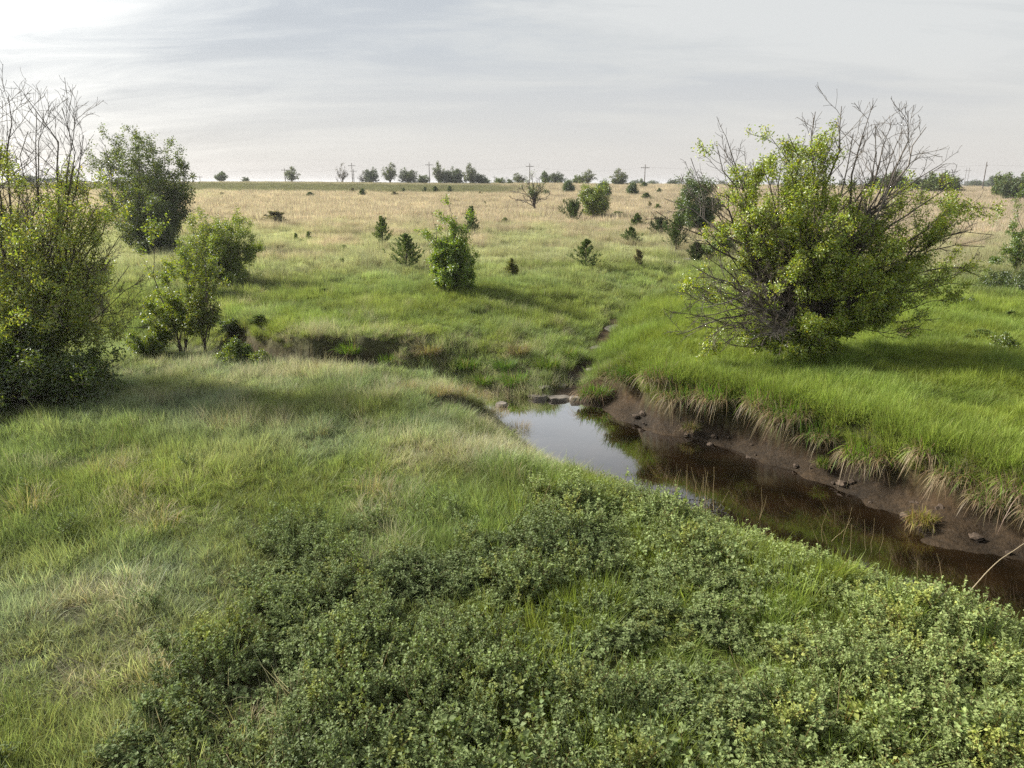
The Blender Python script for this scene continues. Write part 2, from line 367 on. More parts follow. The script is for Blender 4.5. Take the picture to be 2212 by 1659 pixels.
# ------------------------------------------------------------------ colour of the grass from place to place
def lerp(a, b, t): return np.asarray(a)*(1-t[..., None])+np.asarray(b)*t[..., None]
C_LUSH = np.array([.230, .300, .058]); C_GREEN = np.array([.235, .295, .095]); C_GREY = np.array([.330, .380, .205])
C_STRAW = np.array([.50, .435, .365]); C_OLIVE = np.array([.105, .115, .055]); C_PALE = np.array([.43, .45, .27])
def zones(x, y):
    """returns dryness 0..1, lushness 0..1 and blade colour"""
    n1 = fbm(x, y*1.0, 11, 4, 101); n2 = fbm(x, y, 2.6, 3, 102); n3 = fbm(x, y*.55, 26, 3, 103); n4 = fbm(x, y, 1.0, 2, 104)
    dfar = sstep(32, 56, y + (n1-.5)*26)
    lush = np.clip(sstep(.0, 2.0, x-1.2-(y-19)*.22 + (n1-.5)*2)*(1-sstep(27, 38, y)), 0, 1)
    # the slope between ditch and field is green too
    lush2 = sstep(19.5, 23, y)*(1-sstep(28, 36, y+(n2-.5)*8))*(x < 4)
    dn, nq = chan(x, y, MAIN)
    edge = np.exp(-(dn/3.2)**2)
    c = lerp(lerp(C_GREEN, C_GREY, sstep(.45, .68, n2*.6+n1*.4)), C_PALE, sstep(.52, .75, n4*.5+n2*.5)*.6)
    c = lerp(c, C_GREY*1.05, sstep(13, 18, y)*(1-sstep(22, 25, y))*(x < 1)*.55)
    c = lerp(c, C_LUSH*(.85+.5*n2[..., None]), np.clip(lush*.95+lush2*.55*sstep(.35, .6, n2), 0, 1))
    mid = lerp(C_PALE*1.05, C_GREEN*1.15, sstep(.40, .62, n2*.5+n3*.5))
    c = lerp(c, mid, sstep(30, 44, y+(n2-.5)*8))
    drymask = sstep(.42, .58, n3*.62+n2*.38 + .22*sstep(48, 95, y))
    straw = C_STRAW*(.88+.3*n2[..., None])*np.array([1.0, .98, .96])
    dry = dfar*drymask
    c = lerp(c, straw, dry*.93)
    ridge = sstep(138, 152, y+x*.12)*sstep(.05, .14, -(x/np.maximum(y, 1))+.10+(n1-.5)*.06)*(1-.45*sstep(203, 214, y))
    c = lerp(c, C_OLIVE*1.45, ridge*.85)
    dryn = np.clip(dry + .28*sstep(.52, .66, n1*.5+n4*.5)*(1-lush) + .55*edge*(x < 2.5)*(dn > 1.2)*(y < 24.5)*sstep(.42, .55, n2) + .75*(nq[4] < 0)*(x > -12)*(x < 6)*(1-sstep(.3, 1.1, dn-nq[0])), 0, 1)
    dryn = dryn*(1-.8*lush*(nq[4] > 0))
    return dryn, lush, c, ridge

# ------------------------------------------------------------------ ground sheet, water
def axis(lo, hi, step, far_lo, far_hi, g=1.07):
    a = list(np.arange(lo, hi, step)); s = step; v = a[-1]
    while v < far_hi: s = min(s*g, 160); v += s; a.append(v)
    s = step; v = a[0]; b = []
    while v > far_lo: s = min(s*g, 160); v -= s; b.append(v)
    return np.array(b[::-1]+a)
gx = axis(-15, 16, .13, -4200, 4200); gy = axis(4, 32, .13, -60, 6000)
GX, GY = np.meshgrid(gx, gy); shp = GX.shape
GZ, MUD, TT, DD, T2 = terrain(GX.ravel(), GY.ravel(), True)
dry, lush, gc_, rdg = zones(GX.ravel(), GY.ravel())
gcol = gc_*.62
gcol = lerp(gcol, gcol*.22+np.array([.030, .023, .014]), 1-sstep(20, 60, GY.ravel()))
fine = fbm(GX.ravel(), GY.ravel(), .5, 3, 300)
mudc = lerp(np.array([.010, .007, .004]), np.array([.052, .034, .018]), np.clip(fine*1.2-.1+.5*sstep(-1.2, -.6, GZ), 0, 1))
gcol = lerp(gcol, mudc, np.clip(MUD, 0, 1))
GZ = GZ + MUD*(fine-.5)*.18
idx = np.arange(shp[0]*shp[1]).reshape(shp)
GF = np.stack([idx[:-1, :-1].ravel(), idx[:-1, 1:].ravel(), idx[1:, 1:].ravel(), idx[1:, :-1].ravel()], -1)
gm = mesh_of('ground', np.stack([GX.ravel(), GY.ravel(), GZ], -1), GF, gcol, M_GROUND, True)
wa = gm.attributes.new('wet', 'FLOAT', 'POINT'); wa.data.foreach_set('value', (MUD*(GZ < -1.0)).astype(np.float32))
obj('ground', gm, kind='structure')
WZ = -1.25
wx, wy = np.meshgrid(np.linspace(-2.6, 24, 30), np.linspace(-9, 20.9, 30)); wi = np.arange(900).reshape(30, 30)
obj('creek_water', mesh_of('creek_water', np.stack([wx.ravel(), wy.ravel(), np.full(900, WZ)], -1),
    np.stack([wi[:-1, :-1].ravel(), wi[:-1, 1:].ravel(), wi[1:, 1:].ravel(), wi[1:, :-1].ravel()], -1), None, M_WATER), kind='structure')

# ------------------------------------------------------------------ grass: prototype tufts scattered by geometry nodes
def unlinked(name, objs):
    c = bpy.data.collections.new(name)
    for o in objs: c.objects.link(o)
    return c
def proto(name, V, F, C, mat):
    return bpy.data.objects.new(name, mesh_of(name, V, F, C, mat))
def rgb(n, base, var=.15, hue=.06):
    k = 1+rng.normal(size=(n, 1))*var; return np.clip(np.ones((n, 3))*np.asarray(base)*k*(1+rng.normal(size=(n, 3))*hue), 0.01, 3)
def tuft(n, rad, h0, h1, lean, drop, w, green=(1, 1, 1), straw_frac=.1, segs=3):
    r = rad*np.sqrt(U(0, 1, n)); th = U(0, 6.283, n)
    base = np.stack([r*np.cos(th), r*np.sin(th), np.full(n, -.03)], -1)
    az = th+rng.normal(size=n)*.9; h = U(h0, h1, n)
    ln = h*U(.1, 1, n)*lean; dr = h*drop*U(0, 1, n)*(ln/(h*lean+1e-6))
    ct = rgb(n, green, .16); st = U(0, 1, n) < straw_frac; ct[st] = rgb(int(st.sum()), (2.0, 1.5, 1.9), .15)
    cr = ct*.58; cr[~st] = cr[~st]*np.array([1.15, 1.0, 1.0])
    return blades(base, az, h, ln, dr, w*U(.6, 1.3, n), cr, ct, segs)
K_ = []
for k in range(3): K_.append(tuft(75, .17, .10, .25, .8, .35, .0070, straw_frac=.10))                 # 0-2 short green
for k in range(3): K_.append(tuft(90, .19, .20, .40, .95, .6, .0085, straw_frac=.04))                 # 3-5 tall lush arching
for k in range(3): K_.append(tuft(52, .16, .18, .46, 1.1, .7, .0050, (1, 1, 1), .4))                   # 6-8 fine, dry mixed
for k in range(2): K_.append(tuft(190, .45, .15, .36, .7, .35, .015, straw_frac=.14))                  # 9-10 middle distance green
for k in range(2): K_.append(tuft(160, .45, .28, .68, .45, .2, .011, straw_frac=.0))                 # 11-12 middle distance dry stems
for k in range(2): K_.append(tuft(200, 1.3, .18, .42, .7, .3, .040, straw_frac=.12, segs=2))           # 13-14 far green
for k in range(2): K_.append(tuft(180, 1.3, .28, .66, .4, .15, .032, straw_frac=.0, segs=2))           # 15-16 far dry
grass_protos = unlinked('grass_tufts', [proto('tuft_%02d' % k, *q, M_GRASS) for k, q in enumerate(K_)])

def scatter(name, P, rot, scl, idx, tint, coll, label=None):
    m = bpy.data.meshes.new(name); n = len(P); m.vertices.add(n); m.vertices.foreach_set('co', P.astype(np.float32).ravel())
    a = m.attributes.new('rot', 'FLOAT_VECTOR', 'POINT'); a.data.foreach_set('vector', rot.astype(np.float32).ravel())
    a = m.attributes.new('scl', 'FLOAT_VECTOR', 'POINT'); a.data.foreach_set('vector', scl.astype(np.float32).ravel())
    a = m.attributes.new('idx', 'INT', 'POINT'); a.data.foreach_set('value', idx.astype(np.int32))
    a = m.attributes.new('tint', 'FLOAT_VECTOR', 'POINT'); a.data.foreach_set('vector', tint.astype(np.float32).ravel())
    o = obj(name, m, kind='stuff', label=label)
    g = bpy.data.node_groups.new(name, 'GeometryNodeTree')
    g.interface.new_socket('Geometry', in_out='INPUT', socket_type='NodeSocketGeometry'); g.interface.new_socket('Geometry', in_out='OUTPUT', socket_type='NodeSocketGeometry')
    gi = g.nodes.new('NodeGroupInput'); go = g.nodes.new('NodeGroupOutput')
    ci = g.nodes.new('GeometryNodeCollectionInfo'); ci.inputs['Collection'].default_value = coll; ci.inputs['Separate Children'].default_value = True; ci.inputs['Reset Children'].default_value = True
    io = g.nodes.new('GeometryNodeInstanceOnPoints'); io.inputs['Pick Instance'].default_value = True
    def na(nm, ty):
        q = g.nodes.new('GeometryNodeInputNamedAttribute'); q.data_type = ty; q.inputs[0].default_value = nm
        return next(s for s in q.outputs if s.enabled and s.name == 'Attribute')
    g.links.new(gi.outputs[0], io.inputs['Points']); g.links.new(ci.outputs[0], io.inputs['Instance'])
    g.links.new(na('idx', 'INT'), io.inputs['Instance Index']); g.links.new(na('scl', 'FLOAT_VECTOR'), io.inputs['Scale'])
    e2r = g.nodes.new('FunctionNodeEulerToRotation'); g.links.new(na('rot', 'FLOAT_VECTOR'), e2r.inputs[0]); g.links.new(e2r.outputs[0], io.inputs['Rotation'])
    g.links.new(io.outputs[0], go.inputs[0])
    md = o.modifiers.new('scatter', 'NODES'); md.node_group = g
    return o
def ring(r0, r1, dens, half=52, cy0=-5.0):
    n = int(dens*(r1*r1-r0*r0)*math.radians(half))
    r = np.sqrt(U(r0*r0, r1*r1, n)); a = U(-math.radians(half), math.radians(half), n)
    return r*np.sin(a), r*np.cos(a)+cy0
# the leafy thicket of the foreground
SH_POLY = np.array([(-3.9, 3.6), (-3.7, 5.8), (-3.15, 7.6), (-2.9, 8.9), (-2.2, 9.6), (-1.2, 8.9), (-.45, 8.5), (.5, 9.4), (1.5, 10.9), (2.4, 12.2), (3.4, 12.9), (4.6, 12.1), (5.7, 11.3), (6.7, 10.1), (7.6, 8.6), (8.6, 6.9), (9.5, 4.6), (9.5, 1.5), (-3.9, 1.5)])
def inside(x, y, P):
    c = np.zeros(x.shape, bool); j = len(P)-1
    for i in range(len(P)):
        xi, yi = P[i]; xj, yj = P[j]
        c ^= ((yi > y) != (yj > y)) & (x < (xj-xi)*(y-yi)/(yj-yi+1e-12)+xi); j = i
    return c
def shrubby(x, y):
    xx = x+(fbm(x, y, 1.3, 4, 400)-.5)*3.4+rng.normal(size=x.shape)*.22; yy = y+(fbm(x, y, 1.3, 4, 410)-.5)*2.4+rng.normal(size=x.shape)*.22
    return inside(xx, yy, SH_POLY)

PX, PY, PI_, PS, PT = [], [], [], [], []
def add_zone(r0, r1, dens, kind, cy0=-5.0, half=52, lim=None):
    x, y = ring(r0, r1, dens, half, cy0)
    if lim is not None:
        k = lim(x, y); x, y = x[k], y[k]
    z, mud, t, dd, t2 = terrain(x, y, True)
    keep = (mud < .45) & ~((z < WZ+.06) & (dd < 1.5) & (y < 20.5))
    sh = shrubby(x, y); keep &= ~(sh & (U(0, 1, len(x)) < .58))
    x, y, z = x[keep], y[keep], z[keep]
    dryn, lush, c, rdg = zones(x, y); n = len(x); rr = U(0, 1, n)
    dr = rr < dryn
    if kind == 'near':
        ix = np.where(dr, rng.integers(6, 9, n), np.where(U(0, 1, n) < .25+lush*.7, rng.integers(3, 6, n), rng.integers(0, 3, n)))
        ix = np.where(U(0, 1, n) < .20*(1-lush), rng.integers(6, 9, n), ix)
    elif kind == 'mid': ix = np.where(dr, rng.integers(11, 13, n), rng.integers(9, 11, n))
    else: ix = np.where(dr, rng.integers(15, 17, n), rng.integers(13, 15, n))
    hn = fbm(x, y, 1.1, 3, 201); hv = (.50+.95*sstep(.25, .8, hn)+.35*fbm(x, y, 5, 2, 211)-.1)*(.78+.22*sstep(8, 20, y))
    dn_, q_ = chan(x, y, MAIN); nearside = (q_[4] < 0) & (x > -20)
    hv = hv*np.where(nearside, .40+.60*sstep(.3, 2.6, dn_-q_[0]), 1)
    s = U(.75, 1.25, n)
    sv = np.stack([s, s, s*hv*np.where(rdg > .4, .55, 1)], -1)
    if kind == 'near': sv[dr & (lush < .3), 2] *= 1.15
    col = c*(1+rng.normal(size=(n, 1))*.13)*(.60+.80*fbm(x, y, 1.2, 4, 233))[:, None]
    hue = sstep(.38, .66, fbm(x, y, 1.7, 3, 240))[:, None]; hk = .6*(1-sstep(26, 50, y))[:, None]; col = col*(1+hk*((np.array([.90, .98, 1.15])*hue+np.array([1.06, 1.02, .86])*(1-hue))-1))
    if kind == 'near': col = np.where(dr[:, None], col*.45+C_STRAW*.62, col)
    PX.append(np.stack([x, y, z], -1)); PI_.append(ix); PS.append(sv); PT.append(np.clip(col, .005, 1))
add_zone(5.5, 24, 62, 'near')
add_zone(24, 40, 36, 'near', half=46)
add_zone(36, 78, 7.0, 'mid', half=44)
add_zone(76, 150, 1.15, 'far', half=42)
add_zone(150, 262, .75, 'far', half=40)
# extra tall tufts crowding the lip of the undercut bank, leaning out over the water
x, y = ring(5.5, 26, 150, 52); dd_, q_ = chan(x, y, MAIN); k = (q_[4] > 0) & (dd_-q_[0] > .35) & (dd_-q_[0] < 2.6) & (q_[2] < 2.2) & (x > -12); x, y = x[k], y[k]
z, mud, t, dd, t2 = terrain(x, y, True); k = (t > .76) & (t2 > .12) & (U(0, 1, len(x)) < 1.5-.55*(dd-.35)); x, y, z, dd, t = x[k], y[k], z[k], dd[k], t[k]; n = len(x)
dn_, lu_, c, _r = zones(x, y); s = U(.8, 1.3, n); st_ = (t < .86) & (U(0, 1, n) < .35)
PX.append(np.stack([x, y, z], -1)); PI_.append(np.where(st_, rng.integers(6, 9, n), rng.integers(3, 6, n))); PS.append(np.stack([s, s, s*U(.7, 1.25, n)], -1))
PT.append(np.clip(np.where(st_[:, None], C_STRAW*.62, c)*(1+rng.normal(size=(n, 1))*.13)*(.7+.6*fbm(x, y, .7, 2, 260))[:, None], .005, 1)); print('lip', n)
GP = np.concatenate(PX); GI = np.concatenate(PI_); GS = np.concatenate(PS); GT = np.concatenate(PT); n = len(GP)
lean_ = np.where(GP[:, 1] < 45, .25, .07)
GR = np.stack([rng.normal(size=n)*lean_, rng.normal(size=n)*lean_, U(0, 6.283, n)], -1)
print('grass instances', n)
scatter('meadow_grass', GP, GR, GS, GI, GT, grass_protos, 'green and straw coloured meadow grass covering the banks and the field')

# ------------------------------------------------------------------ buckbrush thicket
def shrublet(ns, hgt, spread, nl, ll):
    A = np.stack([U(-.05, .05, ns), U(-.05, .05, ns), np.full(ns, -.05)], -1)
    th = U(0, 6.283, ns); rr = spread*U(.2, 1, ns)
    B = np.stack([rr*np.cos(th), rr*np.sin(th), hgt*U(.7, 1.05, ns)], -1)
    P = curve_to(A, B, U(.0, .15, ns), 6, .08); R = np.linspace(.005, .002, 6)[None]*np.ones((ns, 1))
    Q, RQ, ids, tq = kids(P, R, np.arange(ns), 7, .25, 1.0, .75, .17, 4, .5, .15)
    V1, F1 = tubes(P, R, 3); V2, F2 = tubes(Q, RQ, 3)
    allP = []; allD = []; hh = []
    for S, cnt in ((P, int(nl*.3/ns)), (Q, max(2, int(nl*.7/len(Q))))):
        T = norm(np.gradient(S, axis=1)); N, K, _ = S.shape
        t = U(.35 if S is P else .15, .999, (N, cnt))*(K-1); k = t.astype(int); f = (t-k)[..., None]; ar = np.arange(N)[:, None]
        p = (S[ar, k]*(1-f)+S[ar, k+1]*f).reshape(-1, 3); d = T[ar, k].reshape(-1, 3)
        side = norm(np.cross(d, rng.normal(size=d.shape))); allP.append(p); allD.append(norm(side+d*.45+np.array([0, 0, .12])))
    p = np.concatenate(allP); d = np.concatenate(allD); m = len(p)
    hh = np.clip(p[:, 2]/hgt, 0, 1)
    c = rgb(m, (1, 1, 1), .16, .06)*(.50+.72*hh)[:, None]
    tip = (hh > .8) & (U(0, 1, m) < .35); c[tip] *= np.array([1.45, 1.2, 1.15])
    c[U(0, 1, m) < .03] *= np.array([1.5, 1.0, .8])
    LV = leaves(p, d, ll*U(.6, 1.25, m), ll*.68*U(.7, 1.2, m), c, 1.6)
    return join([(V1, F1, (.75, .45, .5)), (V2, F2, (.8, .6, .6)), LV])
sp_ = []
for k in range(5): sp_.append(shrublet(8, .46, .24, 520, .029))
for k in range(2): sp_.append(shrublet(7, .38, .28, 360, .034))
for k in range(2): sp_.append(shrublet(4, .40, .22, 90, .058))
for k in range(2):      # dead twigs among the leaves
    A = np.zeros((6, 3)); th_ = U(0, 6.283, 6); B = np.stack([.2*np.cos(th_), .2*np.sin(th_), U(.35, .62, 6)], -1)
    P_ = curve_to(A, B, np.zeros(6), 6, .1); Q_, RQ_, _i, _t = kids(P_, np.full((6, 6), .004), np.arange(6), 6, .3, 1, .7, .16, 4, .2, .2)
    sp_.append(join([(*tubes(P_, np.full((6, 6), .0035), 3), (1.9, 1.35, 1.9)), (*tubes(Q_, np.maximum(RQ_, .0022), 3), (2.0, 1.45, 2.1))]))
bb = unlinked('buckbrush_sprigs', [proto('sprig_%02d' % k, *q, M_SHRUB) for k, q in enumerate(sp_)])
x, y = ring(6.5, 20, 50, 50); k = shrubby(x, y); x, y = x[k], y[k]
x2, y2 = ring(6.5, 27, 1.3, 50)
cl = fbm(x2, y2, 1.3, 3, 500)+.07*(y2 < 7.5)*(x2 < -2); dm, _ = chan(x2, y2, MAIN)
k2 = ((cl > .56) & (x2 < 4.5) & (x2*.3+y2 < 13.5) & (x2+y2*.0 > -9) | (cl > .67) & (y2 < 19) & (x2 < 1)) & ~shrubby(x2, y2)
x = np.concatenate([x, x2[k2]]); y = np.concatenate([y, y2[k2]])
z, mud, t, dd, _ = terrain(x, y, True); k = (mud < .5) & ~((dd < 1.0) & (z < WZ+.25)); x, y, z, dd = x[k], y[k], z[k], dd[k]; n = len(x)
gap = fbm(x, y, .8, 3, 520); k = gap > .27; x, y, z, dd, gap = x[k], y[k], z[k], dd[k], gap[k]; n = len(x)
nn = fbm(x, y, 2.2, 3, 510); right = sstep(-1, 5, x+(y-7)*.5)
tint = lerp(np.array([.150, .195, .080]), np.array([.270, .335, .125]), np.clip(right*.7+(nn-.4)*1.4, 0, 1))
tint = np.where((U(0, 1, n) < .10)[:, None], tint*np.array([1.22, 1.1, .8]), tint)
tint = tint*(1+rng.normal(size=(n, 1))*.10)
q1 = U(0, 1, n); pick_ = np.where(q1 < .05, rng.integers(9, 11, n), np.where(q1 < .05+.30*sstep(.5, .65, fbm(x, y, 1.7, 2, 530)), rng.integers(7, 9, n), rng.integers(0, 7, n)))
hs = (.46+.50*sstep(.3, .72, gap))*U(.75, 1.3, n); s = U(.6, 1.25, n)
print('buckbrush', n)
scatter('buckbrush_thicket', np.stack([x, y, z], -1), np.stack([rng.normal(size=n)*.16, rng.normal(size=n)*.16, U(0, 6.283, n)], -1),
        np.stack([s, s, s*hs], -1), pick_, tint, bb, 'low grey-green leafy undergrowth filling the near bank')

# ------------------------------------------------------------------ woody plants
def mk_leaves_on(P, n, t0, t1, ll, lw, cbase, cvar, spread=0.0, flat=.5, fwd=.5):
    N, K, _ = P.shape; T = norm(np.gradient(P, axis=1))
    t = U(t0, t1, (N, n))*(K-1)*.9999; k = np.minimum(t.astype(int), K-2); f = (t-k)[..., None]; ar = np.arange(N)[:, None]
    p = (P[ar, k]*(1-f)+P[ar, k+1]*f).reshape(-1, 3); d = T[ar, k].reshape(-1, 3)
    side = norm(np.cross(d, rng.normal(size=d.shape))); m = len(p)
    if spread: p = p+rng.normal(size=p.shape)*spread
    c = rgb(m, cbase, cvar, .07)
    yl = U(0, 1, m) < .12; c[yl] *= np.array([1.5, 1.25, .8])
    return leaves(p, side+d*fwd-np.array([0, 0, .25]), ll*U(.6, 1.25, m), lw*U(.7, 1.2, m), c, flat)

def woody(name, label, cat, base, tips, leafy, r0, n1=9, l1=.32, n2=4, l2=.32, nleaf=14, ll=.09, lw=.045, col=(.12, .19, .03), trunk_h=.8, cluster=.3,
          lift=.1, wob=.06, group=None, split=True, bark=None, dead=None, lv1=6, spread=.03, K=9, S0=6, up1=.3, ang1=.75, mat=None, lean=(0, 0), clump=.85, twig=.0035):
    """tips are local offsets from the base; leafy in 0..1 for each main branch. Returns the Empty."""
    bark = bark or M_BARK; dead = dead or M_BARKG; mat = mat or M_LEAF
    tips = np.asarray(tips, float); n = len(tips); leafy = np.asarray(leafy, float)
    root = thing(name, base, label, cat, group)
    # trunk
    nt_ = 1 if cluster < .12 else 3
    th = np.linspace(0, 6.283, nt_, endpoint=False)+.4
    A = np.stack([cluster*.35*np.cos(th)*(nt_ > 1), cluster*.35*np.sin(th)*(nt_ > 1), np.full(nt_, -.15)], -1)
    B = np.stack([cluster*np.cos(th)*(nt_ > 1)+lean[0], cluster*np.sin(th)*(nt_ > 1)+lean[1], np.full(nt_, trunk_h)], -1)
    TP = curve_to(A, B, np.zeros(nt_), 6, .05); TR = r0*np.linspace(1.25, .72, 6)[None]*np.ones((nt_, 1))
    V, F = tubes(TP, TR, 8); obj('trunk', mesh_of('trunk', V, F, None, bark, True), root)
    # main branches
    hz_ = norm(tips*np.array([1, 1, 0])+1e-6)
    ti = np.argmax(hz_[:, :2] @ np.stack([np.cos(th), np.sin(th)]), 1) if nt_ > 1 else np.zeros(n, int)
    tt = U(.35, .98, n)*5; k = tt.astype(int); f = (tt-k)[:, None]
    St = TP[ti, k]*(1-f)+TP[ti, np.minimum(k+1, 5)]*f
    P = curve_to(St, tips, lift*U(.3, 1.6, n), K, wob); L = np.linalg.norm(tips-St, axis=1)
    R = (r0*.50*np.clip(L/L.max(), .35, 1))[:, None]*(np.linspace(1, .10, K)[None]**.9)
    ids = np.arange(n)
    Q, RQ, iq, tq = kids(P, R, ids, n1, .22, .98, ang1, L*l1, 6, up1, .16, .55, .45)
    W, RW, iw, tw = kids(Q, RQ, iq, n2, .15, 1.0, .7, np.linalg.norm(Q[:, -1]-Q[:, 0], axis=1)*l2+.06, 4, .15, .2, .6, .4)
    R = np.maximum(R, twig*1.5); RQ = np.maximum(RQ, twig); RW = np.maximum(RW, twig*.8)
    if split:
        for i in range(n):
            V0, F0 = tubes(P[i:i+1], R[i:i+1], S0); V1, F1 = tubes(Q[iq == i], RQ[iq == i], 4); V2, F2 = tubes(W[iw == i], RW[iw == i], 3)
            V, F, _ = join([(V0, F0, 0), (V1, F1, 0), (V2, F2, 0)])
            obj('branch', mesh_of('branch', V, F, None, dead if leafy[i] < .1 and i % 2 == 0 else bark, True), root)
    else:
        V0, F0 = tubes(P, R, S0); V1, F1 = tubes(Q, RQ, 3); V2, F2 = tubes(W, RW, 3)
        V, F, _ = join([(V0, F0, 0), (V1, F1, 0), (V2, F2, 0)])
        b = obj('branchwork', mesh_of('branchwork', V, F, None, bark, True), root, kind='stuff')
    parts = []
    kq = U(0, 1, len(iq)) < leafy[iq]*clump; kw = np.repeat(kq, n2) & (U(0, 1, len(iw)) < .93)
    if kw.any() and nleaf: parts.append(mk_leaves_on(W[kw], nleaf, .0, 1, ll, lw, col, .22, spread))
    if kq.any() and lv1: parts.append(mk_leaves_on(Q[kq], lv1, .3, 1, ll, lw, col, .22, spread))
    if parts:
        V, F, C = join(parts); o = obj('foliage', mesh_of('foliage', V, F, C, mat), root, kind='stuff')
    return root

def tips_px(base, rows, y0):
    """rows of (u, v, offset in depth, leafy): places in the world at that depth, returned relative to base"""
    P = np.array([unproj(u, v, y0+dy) for u, v, dy, _ in rows]); return (P-np.array(base))*.95, [r[3] for r in rows]
def dome(h, w, n, low=.25, power=.8, flat=.75):
    th = U(0, 6.283, n); el = np.arcsin(U(low, 1, n)**power*.999); el = np.clip(el, .1, 1.5)
    r = U(.75, 1.05, n)
    return np.stack([w/2*np.cos(el)*np.cos(th)*r, w/2*np.cos(el)*np.sin(th)*flat*r, h*(.12+.88*np.sin(el))*r], -1)

# the big half dead tree right of the creek
bx, by = at(1730, 775); base = (bx, by, tz(bx, by)); y0 = by
rows = [(1559, 268, .3, .15), (1479, 317, .8, 0), (1540, 297, -.6, .05), (1399, 438, -.2, 0), (1419, 410, .6, 0), (1438, 668, -1.0, 0), (1446, 719, -1.6, 0), (1452, 614, -.4, .9), (1462, 391, .2, 0),
 (1500, 700, -1.8, .1), (1470, 640, -1.2, .2), (1480, 680, -2.2, 0), (1510, 650, -2.6, 0), (1530, 710, -2.4, 0), (1560, 740, -2.6, .1), (1590, 700, -2.8, 0), (1620, 730, -2.8, 0), (1540, 620, -2.4, 0), (1600, 650, -2.7, 0), (1650, 700, -3.0, .1), (1480, 560, -1.8, 0), (1490, 590, -1.4, 0), (1520, 740, -1.5, .5), (1600, 750, -2.0, .2), (1560, 690, -2.0, 0),
 (1663, 272, .2, 1), (1700, 260, -.3, 1), (1753, 248, 0, 1), (1730, 300, .8, 1), (1640, 330, -.6, .8), (1600, 370, .8, .9), (1560, 400, -.4, .6), (1790, 310, .2, .8), (1620, 320, .5, .9), (1580, 350, 0, .8), (1685, 330, .3, 1), (1715, 290, -.4, 1), (1770, 290, .3, .9), (1655, 380, 1.2, .9), (1730, 350, -1.2, 1), (1540, 430, .4, .7), (1510, 470, -.2, .5), (2120, 480, .1, .7), (2140, 590, .6, .8), (2020, 390, .8, .8),
 (1763, 211, .6, 0), (1823, 198, .2, 0), (1893, 198, .5, 0), (1850, 260, -.6, 0), (1975, 209, -.3, 0), (2016, 246, .4, 0), (1950, 280, .9, 0), (2003, 313, -.4, 0), (2050, 332, .6, .05), (1900, 240, -.4, 0), (1940, 230, .9, 0), (1985, 270, -.8, 0),
 (2102, 364, .2, .15), (2169, 493, .3, .1), (2150, 520, -.5, .15), (2134, 430, .8, .8), (2090, 400, .3, 1), (2060, 430, -.4, 1), (2110, 606, -.4, 1), (2130, 560, .5, .3), (2080, 640, -1.0, 1),
 (2001, 700, -1.0, .1), (2048, 684, -.4, .2), (1920, 690, -1.3, .8), (1856, 719, -1.2, 1), (1900, 640, -1.8, 1), (1820, 690, -1.6, 1), (1665, 758, -1.8, 1), (1720, 760, -1.9, 1), (1780, 750, -1.6, 1), (1700, 740, -2.0, .9), (1760, 700, -2.2, 1), (1820, 770, -1.0, 1), (1640, 740, -1.2, .9),
 (1798, 375, -.8, 1), (1850, 420, .4, 1), (1870, 400, -1.2, 1), (1760, 400, -1.6, 1), (1820, 450, -2, 1), (1700, 420, -1.4, .9), (1640, 440, -1.2, .7), (1580, 470, -.8, .7),
 (1900, 470, -1.0, 1), (1960, 440, .3, 1), (2000, 470, -.8, 1), (1960, 520, -1.6, 1), (2030, 540, -.6, 1), (1880, 540, -2.2, 1), (1990, 590, -1.4, 1), (2050, 600, -.9, 1), (1920, 600, -2.0, 1), (1960, 650, -1.4, 1),
 (1600, 540, -1.4, .4), (1560, 530, .6, .5), (1540, 480, .5, .5), (1500, 520, -.4, .15), (1660, 560, -2.2, .4), (1620, 610, -2.2, .15), (1560, 640, -1.8, .1), (1540, 600, -1.0, .3),
 (1750, 520, 1.8, 1), (1850, 560, 1.9, 1), (1650, 500, 1.8, .8), (1930, 520, 1.7, 1), (1580, 600, 1.6, .7), (1800, 640, 1.8, 1), (1900, 650, 1.6, 1), (1700, 660, 1.7, .9)]
tp, lf = tips_px(base, rows, y0)
tp[:, 2] = np.maximum(tp[:, 2], .15)
woody('hedge_tree', 'large spreading tree beside the creek, half bare dead limbs and half bright green leaves', 'tree', base, tp, lf, .125, n1=16, l1=.24, n2=6, l2=.38,
      nleaf=26, ll=.078, lw=.038, col=(.265, .330, .050), trunk_h=1.5, cluster=.42, lift=.10, lv1=10, spread=.07, clump=.74, twig=.0060)

